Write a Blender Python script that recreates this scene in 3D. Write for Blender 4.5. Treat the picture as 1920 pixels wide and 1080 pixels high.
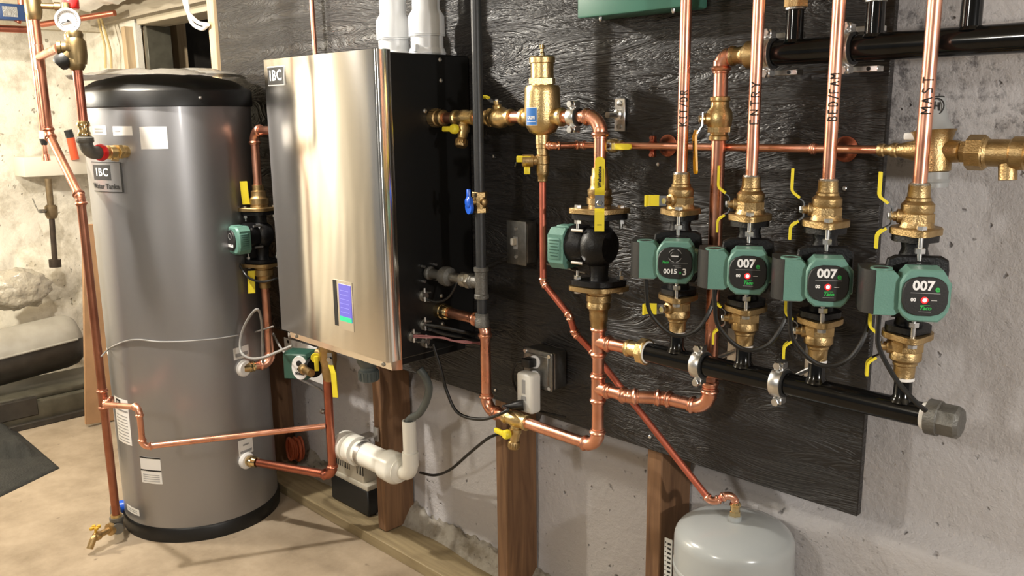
import bpy, bmesh, math, random
from mathutils import Vector, Matrix, Euler
random.seed(7)
for o in list(bpy.data.objects): bpy.data.objects.remove(o)
SC = bpy.context.scene
COL = SC.collection
# ------------------------------------------------------------------ camera
FPX = 1600.0
YAW, PITCH, ROLL = math.radians(45.234), math.radians(11.501), math.radians(-0.698)
CAM = Vector((0.0, -1.58, 1.448))
_f = Vector((-math.sin(YAW)*math.cos(PITCH), math.cos(YAW)*math.cos(PITCH), -math.sin(PITCH)))
_r0 = Vector((math.cos(YAW), math.sin(YAW), 0))
_u0 = _r0.cross(_f)
_r = _r0*math.cos(ROLL) + _u0*math.sin(ROLL)
_u = -_r0*math.sin(ROLL) + _u0*math.cos(ROLL)
cd = bpy.data.cameras.new('camera'); cam = bpy.data.objects.new('camera', cd); COL.objects.link(cam)
cd.sensor_width = 36.0; cd.lens = 36.0*FPX/1920.0; cd.clip_start = 0.02; cd.clip_end = 60
cam.matrix_world = Matrix(((_r.x,_u.x,-_f.x,CAM.x),(_r.y,_u.y,-_f.y,CAM.y),(_r.z,_u.z,-_f.z,CAM.z),(0,0,0,1)))
SC.camera = cam
# ------------------------------------------------------------------ world, exposure
wd = bpy.data.worlds.new('world'); SC.world = wd; wd.use_nodes = True
bg = wd.node_tree.nodes['Background']; bg.inputs[0].default_value = (0.97, 0.96, 0.92, 1); bg.inputs[1].default_value = 0.15
vs = SC.view_settings
SC.display_settings.display_device = 'sRGB'
vs.view_transform = 'Standard'; vs.look = 'None'; vs.gamma = 1.0; vs.use_curve_mapping = False
vs.exposure = 0.22
# ------------------------------------------------------------------ lamps (bare basement bulbs)
def lamp(name, loc, watts, rad, col):
    l = bpy.data.lights.new(name, 'POINT'); l.energy = watts; l.shadow_soft_size = rad; l.color = col
    o = bpy.data.objects.new(name, l); o.location = loc; COL.objects.link(o); return o
lamp('bulb_light_boiler', (-2.67, -0.93, 2.17), 118, 0.035, (1.0, 0.945, 0.86))
lamp('bulb_light_right', (1.00, -0.95, 1.50), 68, 0.035, (1.0, 0.955, 0.90))
lamp('bulb_light_left', (-4.05, -1.62, 1.80), 112, 0.05, (1.0, 0.93, 0.79))
lamp('bulb_light_room', (-1.1, -2.6, 1.95), 46, 0.08, (1.0, 0.955, 0.88))

def at(px, py, Y=None, X=None, Z=None):
    d = _f + _r*((px-960)/FPX) - _u*((py-540)/FPX)
    if Y is not None: t = (Y-CAM.y)/d.y
    elif X is not None: t = (X-CAM.x)/d.x
    else: t = (Z-CAM.z)/d.z
    return CAM + d*t
V = Vector
# ------------------------------------------------------------------ materials
MATS = {}
def mat(name, col, rough=0.5, metal=0.0, var=0.0, vscale=20, bump=0.0, bscale=60, coat=0.0, col2=None, aniso=0.0, spec=None, stretch=None, emit=None, rvar=0.0):
    m = bpy.data.materials.new(name); m.use_nodes = True; nt = m.node_tree; N = nt.nodes; L = nt.links
    b = N['Principled BSDF']
    b.inputs['Base Color'].default_value = (*col, 1); b.inputs['Roughness'].default_value = rough; b.inputs['Metallic'].default_value = metal
    if coat: b.inputs['Coat Weight'].default_value = coat; b.inputs['Coat Roughness'].default_value = 0.12
    if spec is not None: b.inputs['Specular IOR Level'].default_value = spec
    if aniso: b.inputs['Anisotropic'].default_value = aniso
    if emit: b.inputs['Emission Color'].default_value = (*emit[0], 1); b.inputs['Emission Strength'].default_value = emit[1]
    geo = N.new('ShaderNodeNewGeometry'); vec = geo.outputs['Position']
    if stretch:
        mp = N.new('ShaderNodeMapping'); mp.inputs['Scale'].default_value = stretch; L.new(vec, mp.inputs[0]); vec = mp.outputs[0]
    if var or col2 or rvar:
        n = N.new('ShaderNodeTexNoise'); n.inputs['Scale'].default_value = vscale; n.inputs['Detail'].default_value = 6; L.new(vec, n.inputs['Vector'])
        cr = N.new('ShaderNodeValToRGB'); cr.color_ramp.elements[0].position = 0.35; cr.color_ramp.elements[1].position = 0.65
        c2 = col2 if col2 else tuple(c*(1-var) for c in col)
        cr.color_ramp.elements[0].color = (*c2, 1); cr.color_ramp.elements[1].color = (*col, 1)
        L.new(n.outputs['Fac'], cr.inputs[0])
        if var or col2: L.new(cr.outputs[0], b.inputs['Base Color'])
        if rvar:
            mr = N.new('ShaderNodeMapRange'); mr.inputs[1].default_value = .3; mr.inputs[2].default_value = .7
            mr.inputs[3].default_value = max(.05, rough-rvar); mr.inputs[4].default_value = rough+rvar
            L.new(n.outputs['Fac'], mr.inputs[0]); L.new(mr.outputs[0], b.inputs['Roughness'])
    if bump:
        n2 = N.new('ShaderNodeTexNoise'); n2.inputs['Scale'].default_value = bscale; n2.inputs['Detail'].default_value = 5; L.new(vec, n2.inputs['Vector'])
        bp = N.new('ShaderNodeBump'); bp.inputs['Strength'].default_value = bump; bp.inputs['Distance'].default_value = 0.01
        L.new(n2.outputs['Fac'], bp.inputs['Height']); L.new(bp.outputs[0], b.inputs['Normal'])
    MATS[name] = m; return m
M_cop = mat('copper', (0.90,0.46,0.32), 0.31, 1.0, col2=(0.78,0.35,0.23), vscale=18, rvar=.06)
M_copdull = mat('copper_dull', (0.55,0.20,0.13), 0.34, 1.0, col2=(0.42,0.14,0.09), vscale=14)
M_copold = mat('copper_tarnished', (0.44,0.19,0.12), 0.38, 1.0, col2=(0.33,0.13,0.08), vscale=14)
M_copred = mat('copper_red', (0.60,0.17,0.11), 0.42, 0.8, var=.2)
M_brass = mat('brass', (0.50,0.36,0.18), 0.40, 1.0, col2=(0.40,0.27,0.12), vscale=40, bump=.15, bscale=300)
M_brassl = mat('brass_pale', (0.78,0.58,0.28), 0.34, 1.0, var=.15, bump=.12, bscale=300)
M_brassshiny = mat('brass_shiny', (0.80,0.62,0.33), 0.16, 1.0, var=.15)
M_steel = mat('zinc_steel', (0.80,0.80,0.79), 0.30, 1.0, var=.2, vscale=60)
M_galv = mat('galvanised', (0.42,0.41,0.38), 0.40, 1.0, var=.25, vscale=80, bump=.2, bscale=200)
M_iron = mat('grey_iron', (0.17,0.165,0.15), 0.48, 0.6, var=.25, bump=.2, bscale=250)
M_gas = mat('black_gas_pipe', (0.045,0.047,0.05), 0.42, 0.3, var=.2, bump=.06, bscale=200)
M_blkgloss = mat('gloss_black_paint', (0.004,0.004,0.004), 0.13, 0.0, coat=.15, spec=.3)
M_blkiron = mat('black_cast_iron', (0.006,0.006,0.007), 0.42, 0.0, bump=.12, bscale=260, spec=.35)
M_blkcab = mat('black_cabinet_paint', (0.005,0.005,0.005), 0.40, bump=.03, bscale=300)
M_blkplas = mat('black_plastic', (0.014,0.014,0.014), 0.45, bump=.05, bscale=400)
M_rubber = mat('black_rubber', (0.005,0.005,0.005), 0.42)
M_green = mat('green_pump_paint', (0.135,0.285,0.235), 0.42, 0.1, var=.08, bump=.08, bscale=400)
M_dkgreen = mat('dark_green_paint', (0.028,0.085,0.062), 0.42)
M_relay = mat('relay_green', (0.055,0.17,0.125), 0.35)
M_yel = mat('yellow_vinyl', (0.80,0.66,0.035), 0.38)
M_yeld = mat('amber_vinyl', (0.83,0.42,0.01), 0.35)
M_blue = mat('blue_enamel', (0.01,0.10,0.62), 0.3)
M_red = mat('red_plastic', (0.65,0.02,0.02), 0.3)
M_white = mat('white_paper', (0.80,0.79,0.77), 0.6)
M_ink = mat('black_ink', (0.012,0.012,0.012), 0.6)
M_greyink = mat('grey_print', (0.30,0.30,0.30), 0.6)
M_whtext = mat('white_print', (0.85,0.85,0.85), 0.5)
M_grtext = mat('green_print', (0.03,0.42,0.08), 0.5)
M_led = mat('red_led', (1,0.05,0.05), 0.3, emit=((1.0,0.30,0.30), 9))
M_ledr = mat('red_led_ring', (1,0.02,0.02), 0.3, emit=((1.0,0.012,0.012), 2.2))
M_pvc = mat('white_pvc', (0.80,0.78,0.71), 0.30)
M_pvcgrey = mat('grey_pvc', (0.085,0.10,0.095), 0.45)
M_ppvent = mat('white_vent_plastic', (0.78,0.79,0.80), 0.35)
M_hose = mat('grey_hose', (0.10,0.115,0.11), 0.5)
M_greywire = mat('grey_cable', (0.30,0.29,0.28), 0.5)
M_pinkwire = mat('pink_wire', (0.30,0.12,0.12), 0.5)
M_tank = mat('tank_grey_enamel', (0.33,0.328,0.338), 0.37, 0.70, bump=.02, bscale=8, coat=.15)
M_exp = mat('expansion_tank_grey', (0.40,0.425,0.43), 0.22, 0.0, coat=.3)
M_beige = mat('beige_plastic', (0.52,0.48,0.39), 0.45)
M_pale = mat('pale_plastic', (0.70,0.69,0.64), 0.4)
M_wiremetal = mat('bright_steel', (0.70,0.70,0.70), 0.18, 1.0)
M_liner = mat('clamp_rubber', (0.012,0.012,0.012), 0.7)
M_cloth = mat('dark_cloth', (0.020,0.020,0.017), 0.85, bump=.5, bscale=120, var=.3)
M_card = mat('brown_plywood', (0.42,0.24,0.12), 0.7, var=.2, vscale=8)
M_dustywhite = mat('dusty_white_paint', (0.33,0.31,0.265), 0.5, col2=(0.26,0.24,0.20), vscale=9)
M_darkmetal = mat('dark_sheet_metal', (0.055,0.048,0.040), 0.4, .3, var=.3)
M_greenmetal = mat('olive_sheet_metal', (0.12,0.11,0.08), 0.4, .3, var=.3)
def wood_mat(name, c1, c2, vert=True, rough=.65, kn=True):
    m = bpy.data.materials.new(name); m.use_nodes = True; nt = m.node_tree; N = nt.nodes; L = nt.links; b = N['Principled BSDF']
    geo = N.new('ShaderNodeNewGeometry'); mp = N.new('ShaderNodeMapping'); mp.inputs['Scale'].default_value = (14,14,1.2) if vert else (1.2,14,14)
    L.new(geo.outputs['Position'], mp.inputs[0])
    n = N.new('ShaderNodeTexNoise'); n.inputs['Scale'].default_value = 3.0; n.inputs['Detail'].default_value = 8; n.inputs['Distortion'].default_value = 1.2; L.new(mp.outputs[0], n.inputs['Vector'])
    cr = N.new('ShaderNodeValToRGB'); cr.color_ramp.elements[0].position = .3; cr.color_ramp.elements[1].position = .7
    cr.color_ramp.elements[0].color = (*c2,1); cr.color_ramp.elements[1].color = (*c1,1); L.new(n.outputs['Fac'], cr.inputs[0]); L.new(cr.outputs[0], b.inputs['Base Color'])
    b.inputs['Roughness'].default_value = rough
    bp = N.new('ShaderNodeBump'); bp.inputs['Strength'].default_value = .25; bp.inputs['Distance'].default_value = .003; L.new(n.outputs['Fac'], bp.inputs['Height']); L.new(bp.outputs[0], b.inputs['Normal'])
    return m
M_stud = wood_mat('fir_stud_wood', (0.235,0.125,0.060), (0.125,0.062,0.030))
M_studpale = wood_mat('pale_spruce_wood', (0.55,0.42,0.26), (0.42,0.30,0.17))
M_pt = wood_mat('treated_plank_wood', (0.30,0.235,0.13), (0.20,0.15,0.08), vert=False)
M_joist = wood_mat('whitewashed_joist_wood', (0.48,0.42,0.31), (0.36,0.31,0.22), vert=False)
def ply_mat():
    m = bpy.data.materials.new('black_painted_plywood'); m.use_nodes = True; nt = m.node_tree; N = nt.nodes; L = nt.links; b = N['Principled BSDF']
    geo = N.new('ShaderNodeNewGeometry'); mp = N.new('ShaderNodeMapping'); mp.inputs['Scale'].default_value = (1.0,1.0,5.5); L.new(geo.outputs['Position'], mp.inputs[0])
    n = N.new('ShaderNodeTexNoise'); n.inputs['Scale'].default_value = 2.6; n.inputs['Detail'].default_value = 5; n.inputs['Roughness'].default_value = .62; n.inputs['Distortion'].default_value = 1.6; L.new(mp.outputs[0], n.inputs['Vector'])
    w = N.new('ShaderNodeMath'); w.operation = 'PINGPONG'; w.inputs[1].default_value = .07; L.new(n.outputs['Fac'], w.inputs[0])
    mp2 = N.new('ShaderNodeMapping'); mp2.inputs['Scale'].default_value = (5,5,38); L.new(geo.outputs['Position'], mp2.inputs[0])
    n2 = N.new('ShaderNodeTexNoise'); n2.inputs['Scale'].default_value = 2.0; n2.inputs['Detail'].default_value = 6; L.new(mp2.outputs[0], n2.inputs['Vector'])
    mul = N.new('ShaderNodeMath'); mul.operation = 'MULTIPLY'; mul.inputs[1].default_value = 10.0; L.new(w.outputs[0], mul.inputs[0])
    add = N.new('ShaderNodeMath'); add.operation = 'ADD'; hm = N.new('ShaderNodeMath'); hm.operation='MULTIPLY'; hm.inputs[1].default_value=.55; L.new(n2.outputs['Fac'], hm.inputs[0]); L.new(mul.outputs[0], add.inputs[0]); L.new(hm.outputs[0], add.inputs[1])
    bp = N.new('ShaderNodeBump'); bp.inputs['Strength'].default_value = .42; bp.inputs['Distance'].default_value = .009; L.new(add.outputs[0], bp.inputs['Height']); L.new(bp.outputs[0], b.inputs['Normal'])
    mr = N.new('ShaderNodeMapRange'); mr.inputs[1].default_value = .1; mr.inputs[2].default_value = 1.0; mr.inputs[3].default_value = .27; mr.inputs[4].default_value = .55; L.new(add.outputs[0], mr.inputs[0]); L.new(mr.outputs[0], b.inputs['Roughness'])
    cr = N.new('ShaderNodeValToRGB'); cr.color_ramp.elements[0].color = (.008,.0075,.0075,1); cr.color_ramp.elements[1].color = (.021,.019,.019,1); L.new(n2.outputs['Fac'], cr.inputs[0]); L.new(cr.outputs[0], b.inputs['Base Color'])
    return m
M_ply = ply_mat()
def steel_mat():
    m = bpy.data.materials.new('brushed_stainless'); m.use_nodes = True; nt = m.node_tree; N = nt.nodes; L = nt.links; b = N['Principled BSDF']
    b.inputs['Base Color'].default_value = (.82,.79,.74,1); b.inputs['Metallic'].default_value = 1; b.inputs['Roughness'].default_value = .145
    b.inputs['Anisotropic'].default_value = .93
    tg = N.new('ShaderNodeCombineXYZ'); tg.inputs[2].default_value = 1.0
    L.new(tg.outputs[0], b.inputs['Tangent'])
    geo = N.new('ShaderNodeNewGeometry'); mp = N.new('ShaderNodeMapping'); mp.inputs['Scale'].default_value = (2.2,2.2,1.1); L.new(geo.outputs['Position'], mp.inputs[0])
    n = N.new('ShaderNodeTexNoise'); n.inputs['Scale'].default_value = 1.4; n.inputs['Detail'].default_value = 1; L.new(mp.outputs[0], n.inputs['Vector'])
    bp = N.new('ShaderNodeBump'); bp.inputs['Strength'].default_value = .35; bp.inputs['Distance'].default_value = .012; L.new(n.outputs['Fac'], bp.inputs['Height']); L.new(bp.outputs[0], b.inputs['Normal'])
    return m
M_stainless = steel_mat()
def concrete_mat(name, base, dark, pit, scale, lo, hi, bumpd, bstr, band=None):
    m = bpy.data.materials.new(name); m.use_nodes = True; nt = m.node_tree; N = nt.nodes; L = nt.links; b = N['Principled BSDF']
    b.inputs['Roughness'].default_value = .82
    geo = N.new('ShaderNodeNewGeometry'); P = geo.outputs['Position']
    n = N.new('ShaderNodeTexNoise'); n.inputs['Scale'].default_value = scale; n.inputs['Detail'].default_value = 10; n.inputs['Roughness'].default_value = .68; L.new(P, n.inputs['Vector'])
    n3 = N.new('ShaderNodeTexNoise'); n3.inputs['Scale'].default_value = 1.3; n3.inputs['Detail'].default_value = 3; L.new(P, n3.inputs['Vector'])
    add = N.new('ShaderNodeMath'); add.operation = 'ADD'; L.new(n.outputs['Fac'], add.inputs[0])
    ml = N.new('ShaderNodeMath'); ml.operation = 'MULTIPLY'; ml.inputs[1].default_value = .3; L.new(n3.outputs['Fac'], ml.inputs[0]); L.new(ml.outputs[0], add.inputs[1])
    src = add.outputs[0]
    if band:  # height band of old damp stain: z0,z1,amount
        sp = N.new('ShaderNodeSeparateXYZ'); L.new(P, sp.inputs[0])
        m1 = N.new('ShaderNodeMapRange'); m1.interpolation_type='SMOOTHSTEP'; m1.inputs[1].default_value = band[0]; m1.inputs[2].default_value = band[0]+.07; L.new(sp.outputs[2], m1.inputs[0])
        m2 = N.new('ShaderNodeMapRange'); m2.interpolation_type='SMOOTHSTEP'; m2.inputs[1].default_value = band[1]; m2.inputs[2].default_value = band[1]+.10; m2.inputs[3].default_value = 1; m2.inputs[4].default_value = .25; L.new(sp.outputs[2], m2.inputs[0])
        mm = N.new('ShaderNodeMath'); mm.operation='MULTIPLY'; L.new(m1.outputs[0], mm.inputs[0]); L.new(m2.outputs[0], mm.inputs[1])
        ms = N.new('ShaderNodeMath'); ms.operation='MULTIPLY'; ms.inputs[1].default_value = -band[2]; L.new(mm.outputs[0], ms.inputs[0])
        a2 = N.new('ShaderNodeMath'); a2.operation='ADD'; L.new(src, a2.inputs[0]); L.new(ms.outputs[0], a2.inputs[1]); src = a2.outputs[0]
    cr = N.new('ShaderNodeValToRGB'); cr.color_ramp.elements[0].position = lo; cr.color_ramp.elements[1].position = hi
    cr.color_ramp.elements[0].color = (*dark,1); cr.color_ramp.elements[1].color = (*base,1); L.new(src, cr.inputs[0])
    v = N.new('ShaderNodeTexNoise'); v.inputs['Scale'].default_value = pit; v.inputs['Detail'].default_value = 2; L.new(P, v.inputs['Vector'])
    pr = N.new('ShaderNodeMapRange'); pr.inputs[1].default_value = .22; pr.inputs[2].default_value = .31; L.new(v.outputs['Fac'], pr.inputs[0])
    mx = N.new('ShaderNodeMix'); mx.data_type = 'RGBA'; mx.inputs[6].default_value = (*[c*.75 for c in dark],1); L.new(pr.outputs[0], mx.inputs[0]); L.new(cr.outputs[0], mx.inputs[7])
    L.new(mx.outputs[2], b.inputs['Base Color'])
    hs = N.new('ShaderNodeMath'); hs.operation = 'MULTIPLY_ADD'; hs.inputs[1].default_value = .6; L.new(pr.outputs[0], hs.inputs[0]); L.new(n.outputs['Fac'], hs.inputs[2])
    bp = N.new('ShaderNodeBump'); bp.inputs['Strength'].default_value = bstr; bp.inputs['Distance'].default_value = bumpd; L.new(hs.outputs[0], bp.inputs['Height']); L.new(bp.outputs[0], b.inputs['Normal'])
    return m
M_wall = concrete_mat('painted_concrete', (.56,.54,.545), (.20,.19,.195), 45, 38, .36, .50, .008, .9, band=(1.30,1.60,.16))
M_wallleft = concrete_mat('whitewashed_stone', (.74,.69,.58), (.40,.35,.26), 28, 5, .48, .66, .02, .7)
M_floor = concrete_mat('tan_concrete_floor', (.37,.295,.21), (.21,.16,.105), 20, 4, .46, .80, .002, .4)
M_rubble = concrete_mat('rough_mortar', (.36,.33,.28), (.16,.13,.09), 45, 12, .50, .75, .01, .8)

# ------------------------------------------------------------------ mesh helpers
ORG = {}
def basis(z, x=None):
    z = V(z).normalized()
    if x is None: x = V((1,0,0)) if abs(z.x) < .9 else V((0,1,0))
    x = V(x); x = (x - z*x.dot(z)).normalized(); y = z.cross(x)
    return x, y, z
def frame(o, z=(0,0,1), x=None):
    X, Y, Z = basis(z, x); o = V(o)
    return Matrix(((X.x,Y.x,Z.x,o.x),(X.y,Y.y,Z.y,o.y),(X.z,Y.z,Z.z,o.z),(0,0,0,1)))
class MB:
    def __init__(s): s.bm = bmesh.new(); s.mats = []; s.mi = 0
    def mat(s, m):
        if m not in s.mats: s.mats.append(m)
        s.mi = s.mats.index(m); return s
    def _f(s, vs):
        try:
            f = s.bm.faces.new(vs); f.material_index = s.mi; return f
        except ValueError: return None
    def box(s, c, size, F=None, bev=0.0, seg=2):
        c = V(c); hx,hy,hz = [a/2 for a in size]
        r = bmesh.ops.create_cube(s.bm, size=1.0); vs = r['verts']
        for v in vs: v.co = V((v.co.x*size[0], v.co.y*size[1], v.co.z*size[2])) + c
        if bev > 0:
            es = list({e for v in vs for e in v.link_edges})
            rr = bmesh.ops.bevel(s.bm, geom=es, offset=bev, segments=seg, affect='EDGES', profile=.5)
            vs = list({v for f in rr['faces'] for v in f.verts} | {v for v in vs if v.is_valid})
        fs = {f for v in vs for f in v.link_faces}
        for f in fs: f.material_index = s.mi
        if F is not None:
            for v in vs: v.co = F @ v.co
        return s
    def ring(s, c, X, Y, r, n): return [s.bm.verts.new(c + X*(r*math.cos(2*math.pi*i/n)) + Y*(r*math.sin(2*math.pi*i/n))) for i in range(n)]
    def loft(s, rings, caps=True):
        for a, b in zip(rings, rings[1:]):
            n = len(a)
            for i in range(n): s._f([a[i], a[(i+1)%n], b[(i+1)%n], b[i]])
        if caps: s._f(list(reversed(rings[0]))); s._f(rings[-1])
    def lathe(s, prof, F=None, n=24, caps=True):
        F = F or Matrix.Identity(4); rings = []
        for r, z in prof:
            r = max(r, 1e-5)
            rings.append([s.bm.verts.new(F @ V((r*math.cos(2*math.pi*i/n), r*math.sin(2*math.pi*i/n), z))) for i in range(n)])
        s.loft(rings, caps); return s
    def tube(s, pts, r, n=14, caps=True, rfun=None):
        pts = [V(p) for p in pts]; rings = []
        t0 = (pts[1]-pts[0]).normalized(); X, Y, _ = basis(t0)
        for i, p in enumerate(pts):
            if i == 0: t = (pts[1]-p)
            elif i == len(pts)-1: t = (p-pts[-2])
            else: t = (pts[i+1]-p).normalized() + (p-pts[i-1]).normalized()
            t.normalize(); X = (X - t*X.dot(t)).normalized(); Y = t.cross(X)
            rr = rfun(i/(len(pts)-1)) if rfun else r
            rings.append(s.ring(p, X, Y, rr, n))
        s.loft(rings, caps); return s
    def prism(s, out, z0, z1, F=None, inset=0.0):
        F = F or Matrix.Identity(4)
        a = [s.bm.verts.new(F @ V((x,y,z0))) for x,y in out]; rings = [a]
        if inset:
            cx = sum(p[0] for p in out)/len(out); cy = sum(p[1] for p in out)/len(out)
            b = [s.bm.verts.new(F @ V((x,y,z1-inset))) for x,y in out]; rings.append(b)
            def sh(x,y):
                d = math.hypot(x-cx,y-cy); k = max(0,(d-inset)/d) if d else 1; return cx+(x-cx)*k, cy+(y-cy)*k
            rings.append([s.bm.verts.new(F @ V((*sh(x,y),z1))) for x,y in out])
        else: rings.append([s.bm.verts.new(F @ V((x,y,z1))) for x,y in out])
        s.loft(rings); return s
    def hexn(s, F, af, h, z0=0.0):
        r = af/2/math.cos(math.pi/6)
        s.prism([(r*math.cos(math.pi/3*i), r*math.sin(math.pi/3*i)) for i in range(6)], z0, z0+h, F, inset=min(h,af)*.12); return s
    def text(s, txt, size, F, ext=0.0004, bold=0.0, align='CENTER', shear=0.0):
        c = bpy.data.curves.new('t','FONT'); c.body = txt; c.size = size; c.extrude = ext; c.offset = bold; c.align_x = align; c.align_y = 'CENTER'; c.shear = shear; c.resolution_u = 3
        o = bpy.data.objects.new('t', c); COL.objects.link(o); bpy.context.view_layer.update()
        me = bpy.data.meshes.new_from_object(o.evaluated_get(bpy.context.evaluated_depsgraph_get()))
        n0 = len(s.bm.verts); f0 = len(s.bm.faces)
        s.bm.from_mesh(me); s.bm.verts.ensure_lookup_table(); s.bm.faces.ensure_lookup_table()
        for v in s.bm.verts[n0:]: v.co = F @ v.co
        for f in s.bm.faces[f0:]: f.material_index = s.mi
        bpy.data.objects.remove(o); bpy.data.curves.remove(c); bpy.data.meshes.remove(me); return s
    def build(s, name, mt=None, parent=None, angle=38, flat=False):
        bmesh.ops.recalc_face_normals(s.bm, faces=s.bm.faces)
        org = ORG.get(parent, V((0,0,0))) if parent else V((0,0,0))
        if parent is None:
            zs = [v.co for v in s.bm.verts]; lo = min(c.z for c in zs)
            org = V((sum(c.x for c in zs)/len(zs), sum(c.y for c in zs)/len(zs), lo))
        for v in s.bm.verts: v.co -= org
        me = bpy.data.meshes.new(name); s.bm.to_mesh(me); s.bm.free()
        ms = s.mats or [mt]
        for m in ms: me.materials.append(m)
        if not flat:
            me.shade_smooth(); me.set_sharp_from_angle(angle=math.radians(angle))
        o = bpy.data.objects.new(name, me); COL.objects.link(o); ORG[o] = org
        if parent: o.parent = parent
        else: o.location = org
        return o
def thing(name, loc, label, cat, group=None):
    o = bpy.data.objects.new(name, None); o.empty_display_size = .05; COL.objects.link(o); o.location = loc; ORG[o] = V(loc)
    o['label'] = label; o['category'] = cat
    if group: o['group'] = group
    return o
def tag(o, label, cat, group=None):
    o['label'] = label; o['category'] = cat
    if group: o['group'] = group
    return o
def struct(o): o['kind'] = 'structure'; return o
def kids(o): return [c for c in list(bpy.data.objects) if c.parent == o]
def copy_tree(o, parent=None):
    c = o.copy(); COL.objects.link(c); c.parent = parent; ORG[c] = ORG[o].copy()
    for ch in kids(o): copy_tree(ch, c)
    return c
def arc_corner(a, b, c, R, n=8):
    u = (a-b).normalized(); w = (c-b).normalized(); ang = u.angle(w)
    if ang > math.pi-.02: return [b], b, b
    d = R/math.tan(ang/2); d = min(d, (a-b).length*.95, (c-b).length*.95); Rr = d*math.tan(ang/2)
    p, q = b+u*d, b+w*d; ctr = b + (u+w).normalized()*(Rr/math.sin(ang/2))
    a0 = p-ctr; nrm = a0.cross(q-ctr).normalized(); tot = a0.angle(q-ctr)
    return [ctr + Matrix.Rotation(tot*i/n,3,nrm) @ a0 for i in range(n+1)], p, q
def smooth_path(pts, R, n=8):
    pts = [V(p) for p in pts]; out = [pts[0]]
    for a,b,c in zip(pts, pts[1:], pts[2:]): out += arc_corner(a,b,c,R,n)[0]
    out.append(pts[-1]); return out
def collar(m, p, d, r, L=None, k=1.0):
    """press-fit socket with its rolled bead, from p along d"""
    L = L or r*1.7
    m.lathe([(r*1.06,-L*.55),(r*1.12,-L*.5),(r*1.12,-L*.1),(r*1.32,0),(r*1.40,L*.12),(r*1.32,L*.26),(r*1.16,L*.34),(r*1.16,L*.46),(r*1.0,L*.5)], frame(p,d), 20)
def copper_run(name, pts, r, label, cat='pipe', group=None, R=None, m=None, mf=None, elbows=True, tees=(), couplings=(), ends=(0,0), reds=()):
    """pipe following pts; every corner is an elbow fitting. tees: list of (point, dir, branchdir, r_branch). couplings: (point, dir)"""
    m = m or M_cop; mf = mf or m; R = R or r*2.0
    pts = [V(p) for p in pts]
    root = thing(name, (pts[0].x, pts[0].y, min(p.z for p in pts)), label, cat, group)
    cur = pts[0]; arcs = []
    for i in range(1, len(pts)-1):
        path, p, q = arc_corner(pts[i-1], pts[i], pts[i+1], R, 10)
        mb = MB(); mb.tube([cur, p], r, 20); mb.build('pipe', m, root)
        e = MB(); e.tube(path, r*1.12, 20)
        u = (pts[i-1]-pts[i]).normalized(); w = (pts[i+1]-pts[i]).normalized()
        if elbows: collar(e, p, u, r); collar(e, q, w, r)
        e.build('elbow', mf, root); cur = q
    mb = MB(); mb.tube([cur, pts[-1]], r, 20); mb.build('pipe', m, root)
    for p, d, bd, rb in tees:
        t = MB(); p = V(p); d = V(d).normalized(); bd = V(bd).normalized(); k = r*1.9
        t.tube([p-d*k, p+d*k], r*1.13, 20); t.tube([p, p+bd*(r*1.7)], rb*1.13, 20)
        collar(t, p+d*k, d, r); collar(t, p-d*k, -d, r); collar(t, p+bd*r*1.9, bd, rb); t.build('tee', mf, root)
    for p, d in couplings:
        t = MB(); p = V(p); d = V(d).normalized(); t.tube([p-d*r*.9, p+d*r*.9], r*1.12, 20); collar(t, p+d*r*.8, d, r); collar(t, p-d*r*.8, -d, r); t.build('coupling', mf, root)
    return root
def cable(name, pts, r, m, label, cat='cable', R=.03, group=None, parent=None, n=8):
    mb = MB(); mb.tube(catmull(pts), r, n); o = mb.build(name, m, parent)
    if parent is None: tag(o, label, cat, group)
    return o
def catmull(pts, k=7):
    P = [V(p) for p in pts]; P = [P[0]*2-P[1]] + P + [P[-1]*2-P[-2]]; out = []
    for i in range(1, len(P)-2):
        for j in range(k):
            t = j/k; a,b,c,d = P[i-1],P[i],P[i+1],P[i+2]
            out.append(.5*((2*b)+(c-a)*t+(2*a-5*b+4*c-d)*t*t+(-a+3*b-3*c+d)*t*t*t))
    out.append(P[-2]); return out
def ribbon(m, pts, w, th, side):
    """flat bent strap; pts path, side = width direction"""
    side = V(side).normalized(); pts = [V(p) for p in pts]; rings = []
    for i,p in enumerate(pts):
        t = (pts[min(i+1,len(pts)-1)]-pts[max(i-1,0)]).normalized(); nrm = t.cross(side).normalized()
        rings.append([m.bm.verts.new(p+side*a*w/2+nrm*b*th/2) for a,b in ((-1,-1),(1,-1),(1,1),(-1,1))])
    m.loft(rings)
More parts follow.
